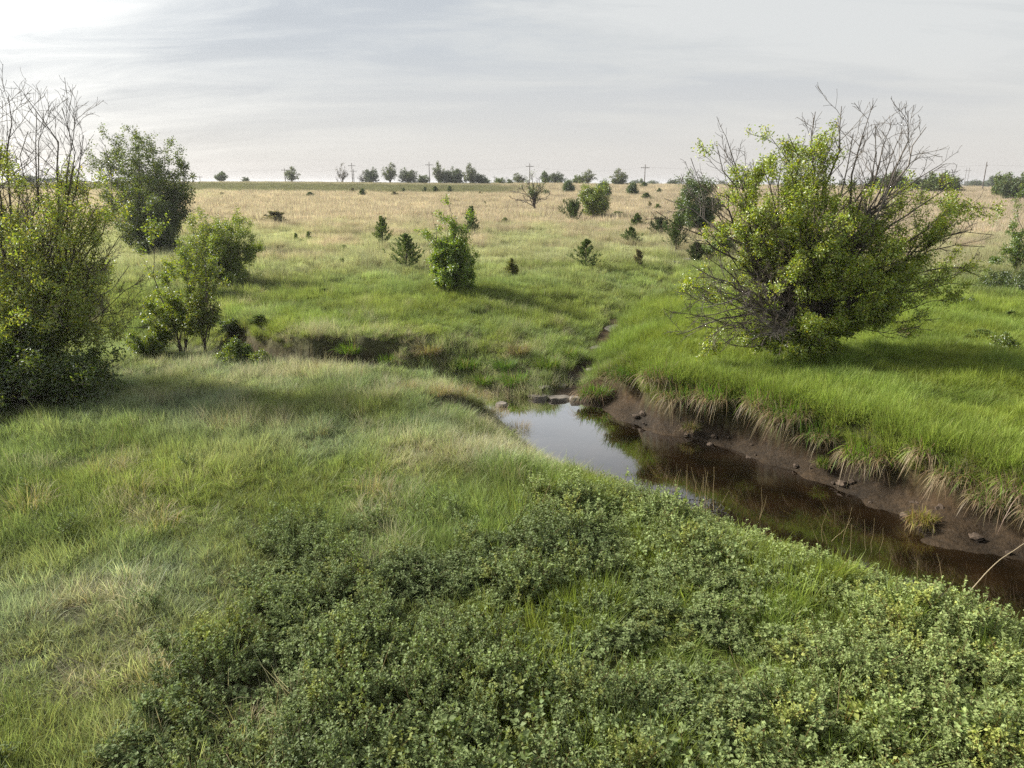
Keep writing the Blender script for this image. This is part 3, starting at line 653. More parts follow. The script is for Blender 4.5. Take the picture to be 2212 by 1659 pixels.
# the big tree at the left edge
bx, by = at(75, 838); base = (bx, by, tz(bx, by)); y0 = by
rows = [(50, 166, 0, 0), (15, 171, .4, 0), (115, 197, .2, 0), (137, 196, -.3, 0), (167, 212, .5, 0), (187, 260, 0, 0), (-20, 180, .3, 0), (80, 207, .7, 0), (60, 250, -.5, 0), (180, 300, .3, .2), (-60, 200, 0, .1),
 (5, 235, -.8, .9), (10, 290, .4, 1), (-30, 270, -.4, 1), (-80, 300, .5, 1), (-60, 380, -.8, 1), (-160, 340, .2, 1), (-220, 420, 0, 1), (-120, 450, -.8, 1), (-190, 540, .3, 1),
 (163, 290, .8, 1), (130, 330, .2, 1), (110, 335, -.5, .9), (150, 370, .6, 1), (200, 380, .4, .9), (267, 400, .2, .9), (230, 450, -.2, .5), (90, 400, -.9, 1), (30, 380, -.8, 1), (20, 450, -1.2, 1),
 (60, 500, -1.3, 1), (120, 480, -.8, .9), (170, 450, .6, .6), (270, 490, .3, .1), (290, 560, 0, 0), (310, 600, -.3, .1), (250, 540, -.8, 0), (330, 700, -.4, .15), (290, 650, -.8, .1), (210, 560, -1.0, .3),
 (0, 560, -1.4, 1), (40, 620, -1.7, 1), (100, 600, -1.5, 1), (160, 620, -1.2, .8), (200, 680, -1.2, .8), (-40, 640, -1.4, 1), (-120, 640, -.8, 1), (-200, 640, 0, 1), (10, 700, -1.8, .9), (110, 690, -1.8, .9), (170, 560, .9, .8), (240, 620, .9, .6),
 (250, 340, .8, .8), (220, 420, -.6, .9), (180, 500, -1, .9), (230, 500, 0, .8), (265, 540, .6, .7), (255, 590, -.5, .6), (255, 660, .2, .8), (225, 720, -1, .9), (265, 720, 0, .8), (130, 420, -1.3, 1), (70, 570, -2, 1), (130, 650, -2, 1), (40, 500, -1.8, 1), (150, 540, -1.6, .9), (0, 330, 0, 1), (30, 600, .2, 1), (100, 540, .2, 1),
 (80, 520, 1.6, 1), (0, 500, 1.6, 1), (150, 600, 1.7, 1), (60, 640, 1.6, 1), (-80, 540, 1.6, 1), (200, 660, 1.5, .9), (60, 420, 1.4, .9)]
tp, lf = tips_px(base, rows, y0); tp[:, 2] = np.maximum(tp[:, 2], .2)
woody('hedge_tree', 'large tree on the left edge of the near bank with bare twigs at its top', 'tree', base, tp, lf, .090, n1=13, l1=.27, n2=6, l2=.38,
      nleaf=24, ll=.072, lw=.034, col=(.245, .295, .070), trunk_h=1.6, cluster=.36, lift=.08, lv1=9, spread=.08, clump=.54, twig=.0048)
def bush(name, label, cat, u, v, h_px, w_px, n, leaf, col, seed_low=.2, ndens=(8, 4, 12), r0=.05, extra=None, flat=.9, group=None, split=False, loc=None, low_skirt=0, power=.8, mat=None, sp=.04, l1=.3, trunk=None, clus=None, twig=.0035):
    bx, by = at(u, v) if loc is None else loc
    s = 1536/(by*math.cos(PITCH)+CAM_H*math.sin(PITCH)); h = h_px/s; w = w_px/s
    tp = dome(h, w, n, seed_low, power, flat); lf = np.ones(n)
    if low_skirt:
        q = dome(h*.4, w*1.0, low_skirt, .1, 1, flat); tp = np.concatenate([tp, q]); lf = np.ones(len(tp))
    if extra is not None:
        ex, el = tips_px((bx, by, tz(bx, by)), extra, by); tp = np.concatenate([tp, ex]); lf = np.concatenate([lf, el])
    tp[:, 2] = np.maximum(tp[:, 2], .12)
    return woody(name, label, cat, (bx, by, tz(bx, by)), tp, lf, r0, n1=ndens[0], l1=l1, n2=ndens[1], l2=.4, nleaf=int(ndens[2]*1.7), ll=leaf, lw=leaf*.48, col=col,
                 trunk_h=min(.5, h*.15) if trunk is None else trunk, cluster=(.16 if w > 1 else .05) if clus is None else clus, twig=twig, lift=.06, lv1=8, spread=sp*1.3, split=split, group=group, mat=mat, S0=4)
bush('dense_shrub', 'dark dense shrub skirting the foot of the tree at the left edge', 'shrub', 60, 880, 190, 430, 34, .085, (.085, .120, .028), .12, (9, 5, 14), .05, low_skirt=16, sp=.07)
bush('dense_shrub', 'dark dense shrub beyond the left edge of the picture behind the big tree', 'shrub', -260, 800, 300, 300, 26, .10, (.09, .13, .03), .1, (8, 4, 12), .05, sp=.07)
# slender saplings on the ditch edge
bush('green_sapling', 'thin bright green sapling with a tall shoot on the ditch edge', 'sapling', 395, 762, 190, 130, 14, .09, (.17, .22, .04), .25, (7, 4, 9), .045,
     extra=[(333, 468, 0, 1), (345, 560, .3, 1), (300, 640, -.3, .8), (450, 600, .2, 1), (430, 560, 0, .9), (365, 600, .4, 1), (470, 680, -.2, .7), (320, 700, -.4, 1)], split=True)
bush('green_sapling', 'yellow-green sapling leaning over the ditch right of the tall shoot', 'sapling', 445, 768, 230, 70, 9, .08, (.12, .15, .035), .3, (7, 4, 9), .04,
     extra=[(415, 470, .3, 1), (440, 500, 0, 1), (470, 560, .2, .8), (515, 690, 0, .2)], split=True)
bush('round_bush', 'low rounded bush at the left of the saplings by the ditch', 'bush', 325, 770, 60, 100, 16, .07, (.12, .16, .04), .1, (7, 4, 10), .03)
bush('round_bush', 'small dark bush on the slope right of the saplings', 'bush', 498, 712, 26, 46, 12, .07, (.09, .13, .035), .1, (7, 4, 10), .02)
bush('round_bush', 'leafy low bush in the ditch at the right of the saplings', 'bush', 520, 782, 44, 90, 16, .07, (.12, .165, .04), .1, (7, 4, 10), .03)
bush('round_bush', 'small leafy bush at the left end of the brown cut bank', 'bush', 568, 788, 30, 50, 12, .06, (.14, .18, .045), .1, (7, 4, 9), .02)
# tall trees behind on the left
bx, by = at(362, 541)
bush('hackberry_tree', 'tall dark tree with an open rounded crown behind the left saplings', 'tree', 362, 541, 150, 120, 10, .15, (.085, .115, .030), .3, (10, 6, 11), .14,
     extra=[(300, 282, 0, 1), (320, 288, 2, 1), (280, 300, -2, 1), (345, 315, -1, 1), (205, 300, 0, 1), (180, 340, 0, 1), (200, 400, -1, 1), (240, 380, -1.5, 1), (280, 360, 1.5, 1), (320, 380, -2.2, 1), (380, 360, -.5, 1), (260, 440, -1, 1), (220, 470, 0, 1), (265, 290, 1, 1), (230, 285, -1, 1), (330, 290, 1, 1), (358, 305, 0, 1), (385, 330, .6, 1), (405, 350, -.5, .9), (425, 380, .4, .8), (190, 320, 1, 1), (210, 360, -1, 1), (250, 340, 2, 1), (290, 340, -2, 1), (330, 350, -1.6, 1),
            (370, 380, 1.5, 1), (300, 400, 2, .8), (260, 400, -1, .8), (220, 420, .6, .8), (190, 390, 1, .9), (400, 420, .3, 1), (350, 430, -2, 1), (310, 310, -1.5, 1), (240, 310, 1.4, 1)], sp=.10, split=True)
bush('juniper_tree', 'dense dark juniper standing right in front of the tall left tree', 'tree', 366, 532, 160, 130, 34, .14, (.085, .115, .036), .15, (9, 5, 10), .10, loc=(bx+.3, by-2.2), low_skirt=16, sp=.12)
bush('round_bush', 'rounded leafy bush at the right of the left tree group', 'bush', 485, 618, 165, 165, 34, .085, (.17, .22, .045), .12, (9, 5, 12), .06,
     extra=[(425, 448, 0, 1), (408, 470, .4, 1), (438, 455, -.3, 1), (480, 455, .3, 1), (505, 460, -.2, 1), (540, 480, .2, 1), (560, 540, 0, 1)], low_skirt=10, sp=.06, split=True)
bush('round_bush', 'pale yellow-green bush just left of the rounded leafy bush', 'bush', 425, 640, 150, 90, 22, .08, (.15, .20, .04), .15, (8, 4, 10), .04, sp=.05)
# bush in the middle of the field
bush('spiky_bush', 'bright green bush with long upright shoots in the middle of the field', 'bush', 978, 631, 125, 112, 30, .095, (.16, .23, .040), .15, (8, 5, 11), .06,
     extra=[(975, 420, 0, 1), (985, 455, .2, 1), (930, 448, 0, .8), (958, 455, .2, 1), (1018, 452, 0, 1), (1000, 480, -.3, 1), (915, 500, .1, .9), (922, 530, -.3, 1), (1030, 540, .2, 1), (1025, 480, .4, 1), (945, 500, .3, 1), (990, 500, -.4, 1)], low_skirt=10, sp=.05, split=True)
# trees of the middle distance
bush('half_bare_tree', 'half bare tree with crooked dark limbs standing in the dry field', 'tree', 1152, 459, 70, 40, 4, .14, (.09, .13, .04), .3, (6, 3, 5), .16,
     extra=[(1100, 425, 0, 0), (1112, 432, .8, 0), (1105, 412, -.5, 0), (1125, 400, 0, .2), (1140, 385, .5, .7), (1150, 372, 0, .8), (1165, 378, -.5, .7), (1178, 392, .3, .7), (1130, 382, 1, .7), (1175, 405, 0, .4), (1190, 418, .5, 0), (1180, 430, -.3, .1), (1150, 395, -.8, .6), (1160, 390, .8, .7), (1150, 410, 0, .6), (1168, 400, .6, .8), (1140, 398, -.6, .7)], sp=.14, split=True, trunk=1.9, clus=.06, twig=.02)
bush('round_tree', 'leafy green tree with a dark double trunk behind the dark juniper', 'tree', 1283, 473, 75, 84, 26, .17, (.16, .21, .05), .2, (8, 5, 8), .12, low_skirt=3, sp=.16, twig=.015, trunk=1.3)
bush('round_tree', 'small dense tree just behind and right of the double-trunk tree', 'tree', 1303, 430, 44, 30, 20, .24, (.07, .11, .04), .12, (7, 4, 8), .08, sp=.2)
bush('round_bush', 'rounded bush on the field below the ridge trees, left of the double-trunk tree', 'bush', 1227, 419, 28, 26, 20, .24, (.065, .10, .035), .1, (7, 4, 8), .07, low_skirt=6, sp=.2)
bush('round_bush', 'dense bush at the foot of the cross-armed pole', 'bush', 1364, 425, 28, 26, 20, .24, (.065, .10, .03), .1, (7, 4, 8), .07, low_skirt=6, sp=.2)
bush('round_bush', 'tiny round bush just right of the half bare tree', 'bush', 1180, 424, 14, 12, 12, .16, (.06, .09, .03), .1, (6, 3, 6), .03, sp=.1)
bush('broad_tree', 'broad tree partly hidden behind the left limbs of the creek tree', 'tree', 1500, 500, 115, 100, 34, .17, (.085, .13, .03), .12, (8, 5, 10), .10, low_skirt=10, sp=.12)
bush('round_bush', 'small bright bush low behind the creek tree at its left', 'bush', 1545, 560, 70, 90, 20, .12, (.13, .18, .04), .12, (7, 4, 10), .05, sp=.08)
# right edge
bush('green_sapling', 'slender sapling with thin dark stems at the right edge of the picture', 'sapling', 2202, 600, 120, 110, 12, .10, (.12, .18, .035), .3, (7, 4, 9), .05,
     extra=[(2175, 450, 0, 1), (2200, 410, .3, 1), (2150, 520, 0, .6), (2140, 560, .2, .9), (2212, 460, 0, 1), (2240, 440, 0, 1), (2190, 480, .4, .8)], split=True)
bush('round_bush', 'dark low bush below the right tree limbs at the right edge', 'bush', 2170, 628, 40, 150, 18, .09, (.07, .10, .03), .1, (7, 4, 9), .04, sp=.06)
bush('round_bush', 'small dark bush in the right meadow past the creek tree', 'bush', 2085, 668, 22, 60, 14, .08, (.07, .10, .03), .1, (6, 4, 8), .03, sp=.05)
bush('round_bush', 'low bush at the foot of the creek tree on its right', 'bush', 2165, 762, 40, 60, 12, .07, (.14, .19, .04), .1, (6, 4, 8), .03, sp=.04)

# ------------------------------------------------------------------ cedars
def cedar_mesh(h, w, nb=70, top=.12, col=(.100, .145, .045), need=.10, bushy=0.0):
    tpth = curve_to(np.array([[0, 0, -.05]]), np.array([[U(-.04, .04)*h, U(-.04, .04)*h, h]]), [0], 10, .02)
    TR = np.linspace(.03*h**.7, .004, 10)[None]
    V0, F0 = tubes(tpth, TR, 5)
    t = np.clip(np.linspace(.12, .97, nb)+rng.normal(size=nb)*.02, .05, .98); k = (t*9).astype(int); f = (t*9-k)[:, None]
    st = tpth[0][k]*(1-f)+tpth[0][np.minimum(k+1, 9)]*f
    th = U(0, 6.283, nb); L = w/2*1.4*(1-t)**(.9-bushy*.45)*U(.6, 1.25, nb)+.03*h
    el = .10+.55*t+U(0, .35, nb)+bushy*.45
    D = np.stack([np.cos(th)*np.cos(el), np.sin(th)*np.cos(el), np.sin(el)], -1)
    P = curve_to(st, st+D*L[:, None]+np.array([0, 0, .12])*L[:, None], -.06*np.ones(nb), 5, .05)
    R = np.linspace(.008, .003, 5)[None]*np.ones((nb, 1))*(h/1.7)**.5
    V1, F1 = tubes(P, R, 3)
    Q, RQ, iq, tq = kids(P, R, np.arange(nb), 6, .15, 1, .55, L*.38, 4, .45, .1)
    m1 = mk_leaves_on(Q, 14, 0, 1, need, need*.5, col, .2, need*.2, .5, 1.6); m2 = mk_leaves_on(P, 22, .12, 1, need, need*.5, col, .2, need*.3, .5, 1.6)
    tp2 = mk_leaves_on(tpth, 30, .72, 1, need, need*.36, col, .2, need*.1, .5, 2)
    wv = join([(V0, F0, 0), (V1, F1, 0)]); lv = join([m1, m2, tp2])
    return mesh_of('trunk', wv[0], wv[1], None, M_BARK, True), mesh_of('foliage', *lv, M_CEDAR)
def px_scale(y): return 1536/(y*math.cos(PITCH)+CAM_H*math.sin(PITCH))
def place_cedar(label, u, v, hp, wp, name='cedar_tree', cat='cedar', **kw):
    x, y = at(u, v); s = px_scale(y); tm, fm = cedar_mesh(hp/s, wp/s, need=max(.08, 2.4/s), **kw)
    r = thing(name, (x, y, tz(x, y)), label, cat, 'young cedars in the field', U(0, 6)); obj('trunk', tm, r); obj('foliage', fm, r, kind='stuff'); return r
place_cedar('bushy young cedar leaning slightly, left of the bright spiky bush', 826, 534, 62, 44, nb=80, bushy=.6, col=(.125, .170, .050))
place_cedar('spreading young cedar with a thin top between two larger bushes', 876, 586, 76, 66, nb=80, bushy=.1)
place_cedar('dark cedar half hidden behind the right side of the spiky bush', 1018, 512, 62, 32, nb=70, bushy=.5, col=(.075, .110, .038))
place_cedar('open branched young cedar alone in the green grass at centre right', 1267, 584, 64, 56, nb=46)
place_cedar('slim dark young cedar below the right field cedars', 1360, 531, 38, 38, nb=55)
place_cedar('smallest pointed cedar of the right-hand pair', 1376, 495, 32, 28, nb=50)
place_cedar('low dark spreading juniper in front of the double-trunk tree', 1238, 486, 36, 54, nb=70, bushy=1.0, col=(.075, .110, .038))
place_cedar('broad dark cedar at the left limbs of the creek tree', 1459, 546, 62, 72, nb=90, bushy=.9, col=(.075, .112, .036))
place_cedar('greyish open cedar left of the broad dark cedar', 1424, 514, 38, 52, nb=60, bushy=.4, col=(.05, .075, .03))
place_cedar('pale green cedar low behind the bare twigs of the creek tree', 1500, 574, 46, 40, nb=60, bushy=.5, col=(.06, .085, .03))
place_cedar('yellowish small cedar in the grass near the gully', 1105, 601, 40, 28, nb=50, bushy=.3, col=(.20, .21, .07))
place_cedar('yellowish thin cedar above the gully at the right', 1372+590*.361-210, 560, 20, 24, nb=30, bushy=.4, col=(.09, .105, .035)) if False else None
# small weeds, seedlings and low shrubs dotted over the field: copies of three
pr = []
for k in range(3):
    tm, fm = cedar_mesh(1.0, .9, 34, bushy=(.2, .8, 1.3)[k], need=.11, col=((.10, .14, .05), (.15, .20, .065), (.19, .18, .10))[k])
    pr.append((tm, fm))
dots = [(671, 431, 14, 18, 0, 'single dark round seedling in the dry field below the ridge'), (480, 427, 8, 18, 2, 'flat brown shrub at the left of the dry field'),
 (762, 420, 10, 14, 2, 'leftmost small dark shrub on the slope below the ridge'), (784, 426, 16, 14, 0, 'small pointed seedling right below the leftmost slope shrub'), (852, 426, 9, 18, 2, 'low brown shrub halfway along the slope below the ridge trees'), (872, 421, 13, 8, 0, 'narrow dark seedling just above the low brown shrub'),
 (918, 417, 12, 9, 0, 'first small dark cedar of the upper slope trio'), (940, 417, 13, 12, 0, 'second small dark cedar of the upper slope trio'), (971, 420, 16, 12, 0, 'third and largest cedar of the upper slope trio'), (1037, 425, 8, 12, 2, 'tiny brown shrub on the pink grass before the half bare tree'),
 (1048, 446, 10, 6, 0, 'tiny dark seedling in the grass left of the half bare tree'), (1092, 487, 14, 18, 1, 'dark low weed left of the dark juniper'), 
 (595, 487, 22, 60, 2, 'wide grey-green shrub in the field left of centre'), (640, 523, 16, 12, 1, 'left small weed of the trio in the pale green grass'), (652, 528, 10, 16, 1, 'low middle weed of the trio in the pale green grass'), (668, 525, 20, 12, 1, 'right tall weed of the trio in the pale green grass'), (668, 512, 10, 14, 1, 'small weed above the trio in the pale green grass'),
 (745, 548, 16, 22, 1, 'dull green weed patch left of the bushy young cedar'), (740, 572, 12, 16, 1, 'dark green weed lower left of the bushy young cedar'), (1392, 407, 12, 16, 0, 'small dark shrub standing left on the far right field'), (1395, 435, 16, 20, 0, 'pointed cedar seedling beneath the cross-armed pole'), (1403, 451, 11, 10, 2, 'brownish seedling below the pole seedling'),
 (1424, 420, 12, 10, 0, 'dark seedling near the bushes at the left limbs of the creek tree'), (1335, 469, 10, 40, 1, 'wide low green weeds right of the double-trunk tree'), (1420, 455, 12, 14, 1, 'small green weed left of the broad hidden tree'), (1378, 580, 30, 24, 2, 'tall yellowish weed stalks above the gully'),
 (1125, 560, 10, 16, 1, 'low green weed above the yellowish small cedar'), (700, 640, 14, 40, 1, 'low grey-green weeds on the slope left of the ditch grass'), (560, 700, 14, 46, 1, 'low dark weeds on the green slope above the cut bank'), (2120, 735, 16, 60, 1, 'wide low weeds in the right meadow'),
 (2180, 690, 14, 30, 1, 'dark weeds in the meadow at the right edge'), (1950, 735, 12, 30, 2, 'faded weeds in the shade right of the creek tree')]
for k, (u, v, hp, wp, kk, lab) in enumerate(dots):
    x, y = at(u, v); s = px_scale(y); h = max(hp/s, .3); w = max(wp/s, .25)
    r = thing('low_shrub', (x, y, tz(x, y)), lab, 'shrub', 'small shrubs and seedlings dotted over the field', U(0, 6), (w/.9, w/.9, h))
    obj('trunk', pr[kk][0], r); obj('foliage', pr[kk][1], r, kind='stuff')

# ------------------------------------------------------------------ far trees on the ridge
def far_proto(h, w, n, leaf, col, sparse=1.0, trunk=.2):
    tp = dome(h, w, n, .05 if trunk < .15 else .25, .9, .9); tp[:, 2] = np.maximum(tp[:, 2], .1*h)
    tr_ = woody('ridge_tree', 'x', 'tree', (0, 0, 0), tp, np.full(n, sparse), .022*h, n1=6, l1=.30, n2=3, l2=.4, nleaf=5, ll=leaf, lw=leaf*.6, col=col, trunk_h=trunk*h, cluster=.1, lift=.05, lv1=3, spread=leaf*.5, split=False, mat=M_FAR, S0=3, K=6)
    return tr_
FP = [far_proto(1, 1.15, 34, .075, (.095, .135, .048)), far_proto(1, 1.25, 40, .08, (.115, .155, .050), 1, .08), far_proto(1, 1.1, 26, .07, (.115, .140, .06), .6), far_proto(1, 1.15, 26, .05, (.12, .11, .085), .2, .25),
      far_proto(1, 1.6, 44, .075, (.075, .100, .048), 1, .05)]
used_fp = set()
def far_tree(u, vt, wpx, k, y, lab, grp='trees along the ridge and horizon'):
    x = at_y(u, y); z0 = tz(x, y); ztop = CAM_H+(396-vt)/1536*y*1.04; h = max((ztop-z0)*1.12, .8); w = wpx/1536*y*1.04*1.12
    wf = (1.15, 1.25, 1.1, 1.15, 1.6)[k]
    src = FP[k]
    if k not in used_fp: r = src; used_fp.add(k)
    else:
        r = src.copy(); COL.objects.link(r)
        for ch in src.children:
            c = ch.copy(); COL.objects.link(c); c.parent = r
    r.location = (x, y, z0-.05); r.rotation_euler = (0, 0, U(0, 6.28)); r.scale = (w/wf, w/wf, h); r['label'] = lab; r['category'] = 'tree'; r['group'] = grp
FT = [(479, 376, 26, 0, 246, 'leftmost small dark tree on the ridge'), (531, 385, 16, 0, 250, 'tiny round tree barely rising over the ridge'), (631, 370, 38, 2, 242, 'sparse tree with two thin poles before it on the ridge'),
 (740, 364, 32, 3, 236, 'bare brownish tree left of the double pole'), (783, 378, 22, 3, 238, 'thin grey tree touching the dark round tree beside the double pole'), (801, 369, 38, 4, 240, 'dark round tree right of the double pole'), (842, 364, 36, 2, 238, 'airy taller tree right of the dark round tree'), (883, 370, 46, 4, 238, 'broad green tree before the cross-armed pole'), (915, 380, 26, 1, 240, 'low tree at the foot of the middle cross-armed pole'),
 (948, 362, 26, 2, 236, 'tall thin tree at the left end of the long ridge thicket'), (962, 372, 40, 4, 237, 'dark dense tree in the left of the long ridge thicket'), (985, 368, 44, 4, 240, 'dense dark tree at the middle of the long ridge thicket'), (1016, 365, 34, 2, 236, 'high airy crown in the long ridge thicket'), (1034, 378, 42, 4, 238, 'dense low tree at the right end of the long ridge thicket'), (1050, 388, 20, 1, 242, 'small pale bush trailing off the long ridge thicket'),
 (1079, 385, 24, 1, 228, 'small round tree between the two tiny far poles'), (1101, 389, 14, 0, 226, 'dark little bush right of the small round tree'), (1122, 380, 34, 2, 232, 'grey-green tree left behind the half bare tree'), (1178, 376, 22, 0, 232, 'narrow dark tree right behind the half bare tree'), (1201, 376, 40, 4, 262, 'bluish dense tree between half bare tree and rounded bush'),
 (1248, 381, 22, 1, 240, 'pale green tree left of the airy ridge tree'), (1267, 375, 38, 2, 232, 'airy dark-limbed tree above the double-trunk tree'), (1338, 374, 46, 2, 226, 'wide spreading tree left of the right cross-armed pole'), (1338, 384, 32, 4, 224, 'dense lower crown under the wide spreading tree'),
 (1386, 389, 12, 0, 420, 'tiny far tree left behind the right cross-armed pole'), (1408, 392, 12, 0, 420, 'tiny far tree right of the right cross-armed pole'), (1453, 389, 24, 4, 380, 'small far tree right of the tiny pair'),
 (1620, 372, 50, 4, 180, 'dark tree seen through the left of the creek tree crown'), (1900, 382, 70, 4, 200, 'distant tree seen through the bare right limbs of the creek tree'), (1935, 372, 40, 1, 190, 'pale distant tree right of the bare limbs'), (1990, 384, 50, 4, 190, 'low tree left of the big dense distant tree at right'), (2028, 375, 56, 1, 170, 'big dense distant tree behind the right of the creek tree'), (2060, 384, 40, 4, 175, 'bush trailing right of the big dense distant tree'),
 (2146, 381, 30, 4, 520, 'hazy far tree right of the rightmost pole'), (2168, 377, 44, 1, 150, 'leafy tree near the right edge behind the sapling'), (2192, 384, 60, 4, 135, 'broad green thicket tree at the right edge'), (2225, 376, 50, 1, 140, 'tree cut by the right edge of the picture'),
 (60, 380, 60, 4, 330, 'hazy tree far behind the left edge tree'), (115, 385, 50, 4, 340, 'second hazy tree far behind the left edge tree'), (170, 390, 60, 4, 350, 'low hazy thicket between the left tree crowns'), (2110, 390, 30, 4, 480, 'faint far tree left of the rightmost pole')]
for a in FT: far_tree(*a)
for q in range(26):   # faint line of woods at the horizon on the right
    u = 1380+q*36+U(-9, 9)
    if q % 5 == 4: continue
    far_tree(u, 391+U(-1.5, 2), U(16, 44), 4, U(620, 900), 'faint low tree in the blue line of woods on the right horizon', 'line of woods on the right horizon')

# ------------------------------------------------------------------ power poles and lines
def pole(u, vt, vb, y, lab, arms=1, lean=0.0, thick=.12):
    x = at_y(u, y); z0 = tz(x, y); zt = CAM_H+(396-vt)/1536*y*1.04; h = zt-z0
    r = thing('utility_pole', (x, y, z0), lab, 'pole', 'wooden power line poles', lean)
    V, F = tubes(np.array([[[0, 0, -.3], [0, 0, h*.5], [0, 0, h]]]), np.array([[thick*1.25, thick, thick*.75]]), 8); obj('shaft', mesh_of('shaft', V, F, None, M_POLE, True), r)
    for k in range(arms):
        zc = h*(.86-.11*k); a = 1.15
        V, F = tubes(np.array([[[-a, -.14, zc], [0, -.14, zc], [a, -.14, zc]]]), np.array([[.07, .07, .07]]), 4); c = obj('crossarm', mesh_of('crossarm', V, F, None, M_POLE), r)
        for q in (-1, -.45, .45, 1):
            V, F = tubes(np.array([[[q*a*.95, -.14, zc+.05], [q*a*.95, -.14, zc+.24]]]), np.array([[.05, .03]]), 5); obj('insulator', mesh_of('insulator', V, F, None, M_POLE), c)
    return np.array([x, y-.14, z0+h*.86+.24])
A0 = pole(617, 367, 390, 262, 'short cross-armed pole left of the sparse ridge tree'); pole(632, 364, 390, 250, 'single pole standing in front of the sparse ridge tree', 0)
A1 = pole(762, 357, 393, 246, 'taller pole of the pair beside the bare brownish tree'); pole(765, 369, 393, 262, 'shorter pole just behind the double pole', 1)
A2 = pole(928, 355, 393, 236, 'cross-armed pole in front of the ridge thicket'); A3 = pole(1144, 358, 393, 226, 'pole rising behind the half bare tree')
A4 = pole(1392, 360, 405, 206, 'tall cross-armed pole on the right part of the field'); A5 = pole(2124, 355, 396, 190, 'rightmost pole standing before the horizon', 1, .9)
pole(1068, 381, 393, 420, 'left one of two tiny far poles'); pole(1095, 383, 393, 440, 'right one of two tiny far poles'); pole(433, 382, 393, 300, 'small far pole right of the dark left tree')
pole(2083, 366, 396, 420, 'left one of the twin far poles near the right edge'); pole(2089, 366, 396, 420, 'right one of the twin far poles near the right edge')
def wire(a, b, lab, off=0.0, sag=1.4):
    t = np.linspace(0, 1, 17)[:, None]; P = a*(1-t)+b*t; P[:, 2] -= (4*t*(1-t))[:, 0]*sag; P[:, 0] += off*.3; P[:, 1] += off
    V, F = tubes(P[None], np.full((1, 17), .010), 4); obj('power_cable', mesh_of('power_cable', V, F, None, M_POLE), label=lab, cat='cable', group='power cables between the poles')
names_ = ['the pole by the sparse tree and the double pole', 'the double pole and the middle cross-armed pole', 'the middle pole and the pole behind the half bare tree', 'the half bare tree pole and the right cross-armed pole', 'the right cross-armed pole and the rightmost pole']
PTS = [A0, A1, A2, A3, A4, A5]
for k in range(5):
    wire(PTS[k], PTS[k+1], 'thin wire strung between '+names_[k])
wire(A5, A5+np.array([150, -20, 0.]), 'thin wire running off to the right edge from the rightmost pole')
wire(A0+np.array([-160, 30, 0.]), A0, 'thin wire running left from the pole by the sparse tree')

# ------------------------------------------------------------------ bank tussocks
def tussock(name, lab, x, y, R, n, h, hang, dirn=None, green=(.115, .20, .028), dryf=.35, w=.015, z=None, cat='grass tussock', group='grass tussocks along the creek bank', tilt=.5, strawc=(.27, .21, .125)):
    z0 = tz(x, y) if z is None else z
    g_ = 1.35; green = tuple(np.array(green)*g_); r = R*.55*np.sqrt(U(0, 1, n)); th = U(0, 6.283, n)
    base = np.stack([r*np.cos(th), r*np.sin(th), .12*(1-(r/R)**2)], -1)
    az = th+rng.normal(size=n)*.5
    if dirn is not None:
        k = U(0, 1, n) < tilt; az[k] = dirn+rng.normal(size=int(k.sum()))*.75
        base[k, 0] += math.cos(dirn)*R*.35; base[k, 1] += math.sin(dirn)*R*.35
    hh = h*.80*U(.5, 1.2, n); out = U(.15, 1, n)
    ln = hh*out*1.0; dr = hh*(.5+hang*U(.4, 1, n))*out**1.3
    gcol = rgb(n, green, .2); st = U(0, 1, n) < dryf
    if dirn is not None: st = (U(0, 1, n) < dryf) | ((np.cos(az-dirn) > .3) & (out > .55) & (U(0, 1, n) < .7))
    gcol[st] = rgb(int(st.sum()), strawc, .22)
    dr[st] *= 1.25
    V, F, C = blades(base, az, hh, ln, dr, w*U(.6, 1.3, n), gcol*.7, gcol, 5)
    return obj(name, mesh_of(name, V, F, C, M_TUFT), loc=(x, y, z0), label=lab, cat=cat, group=group)
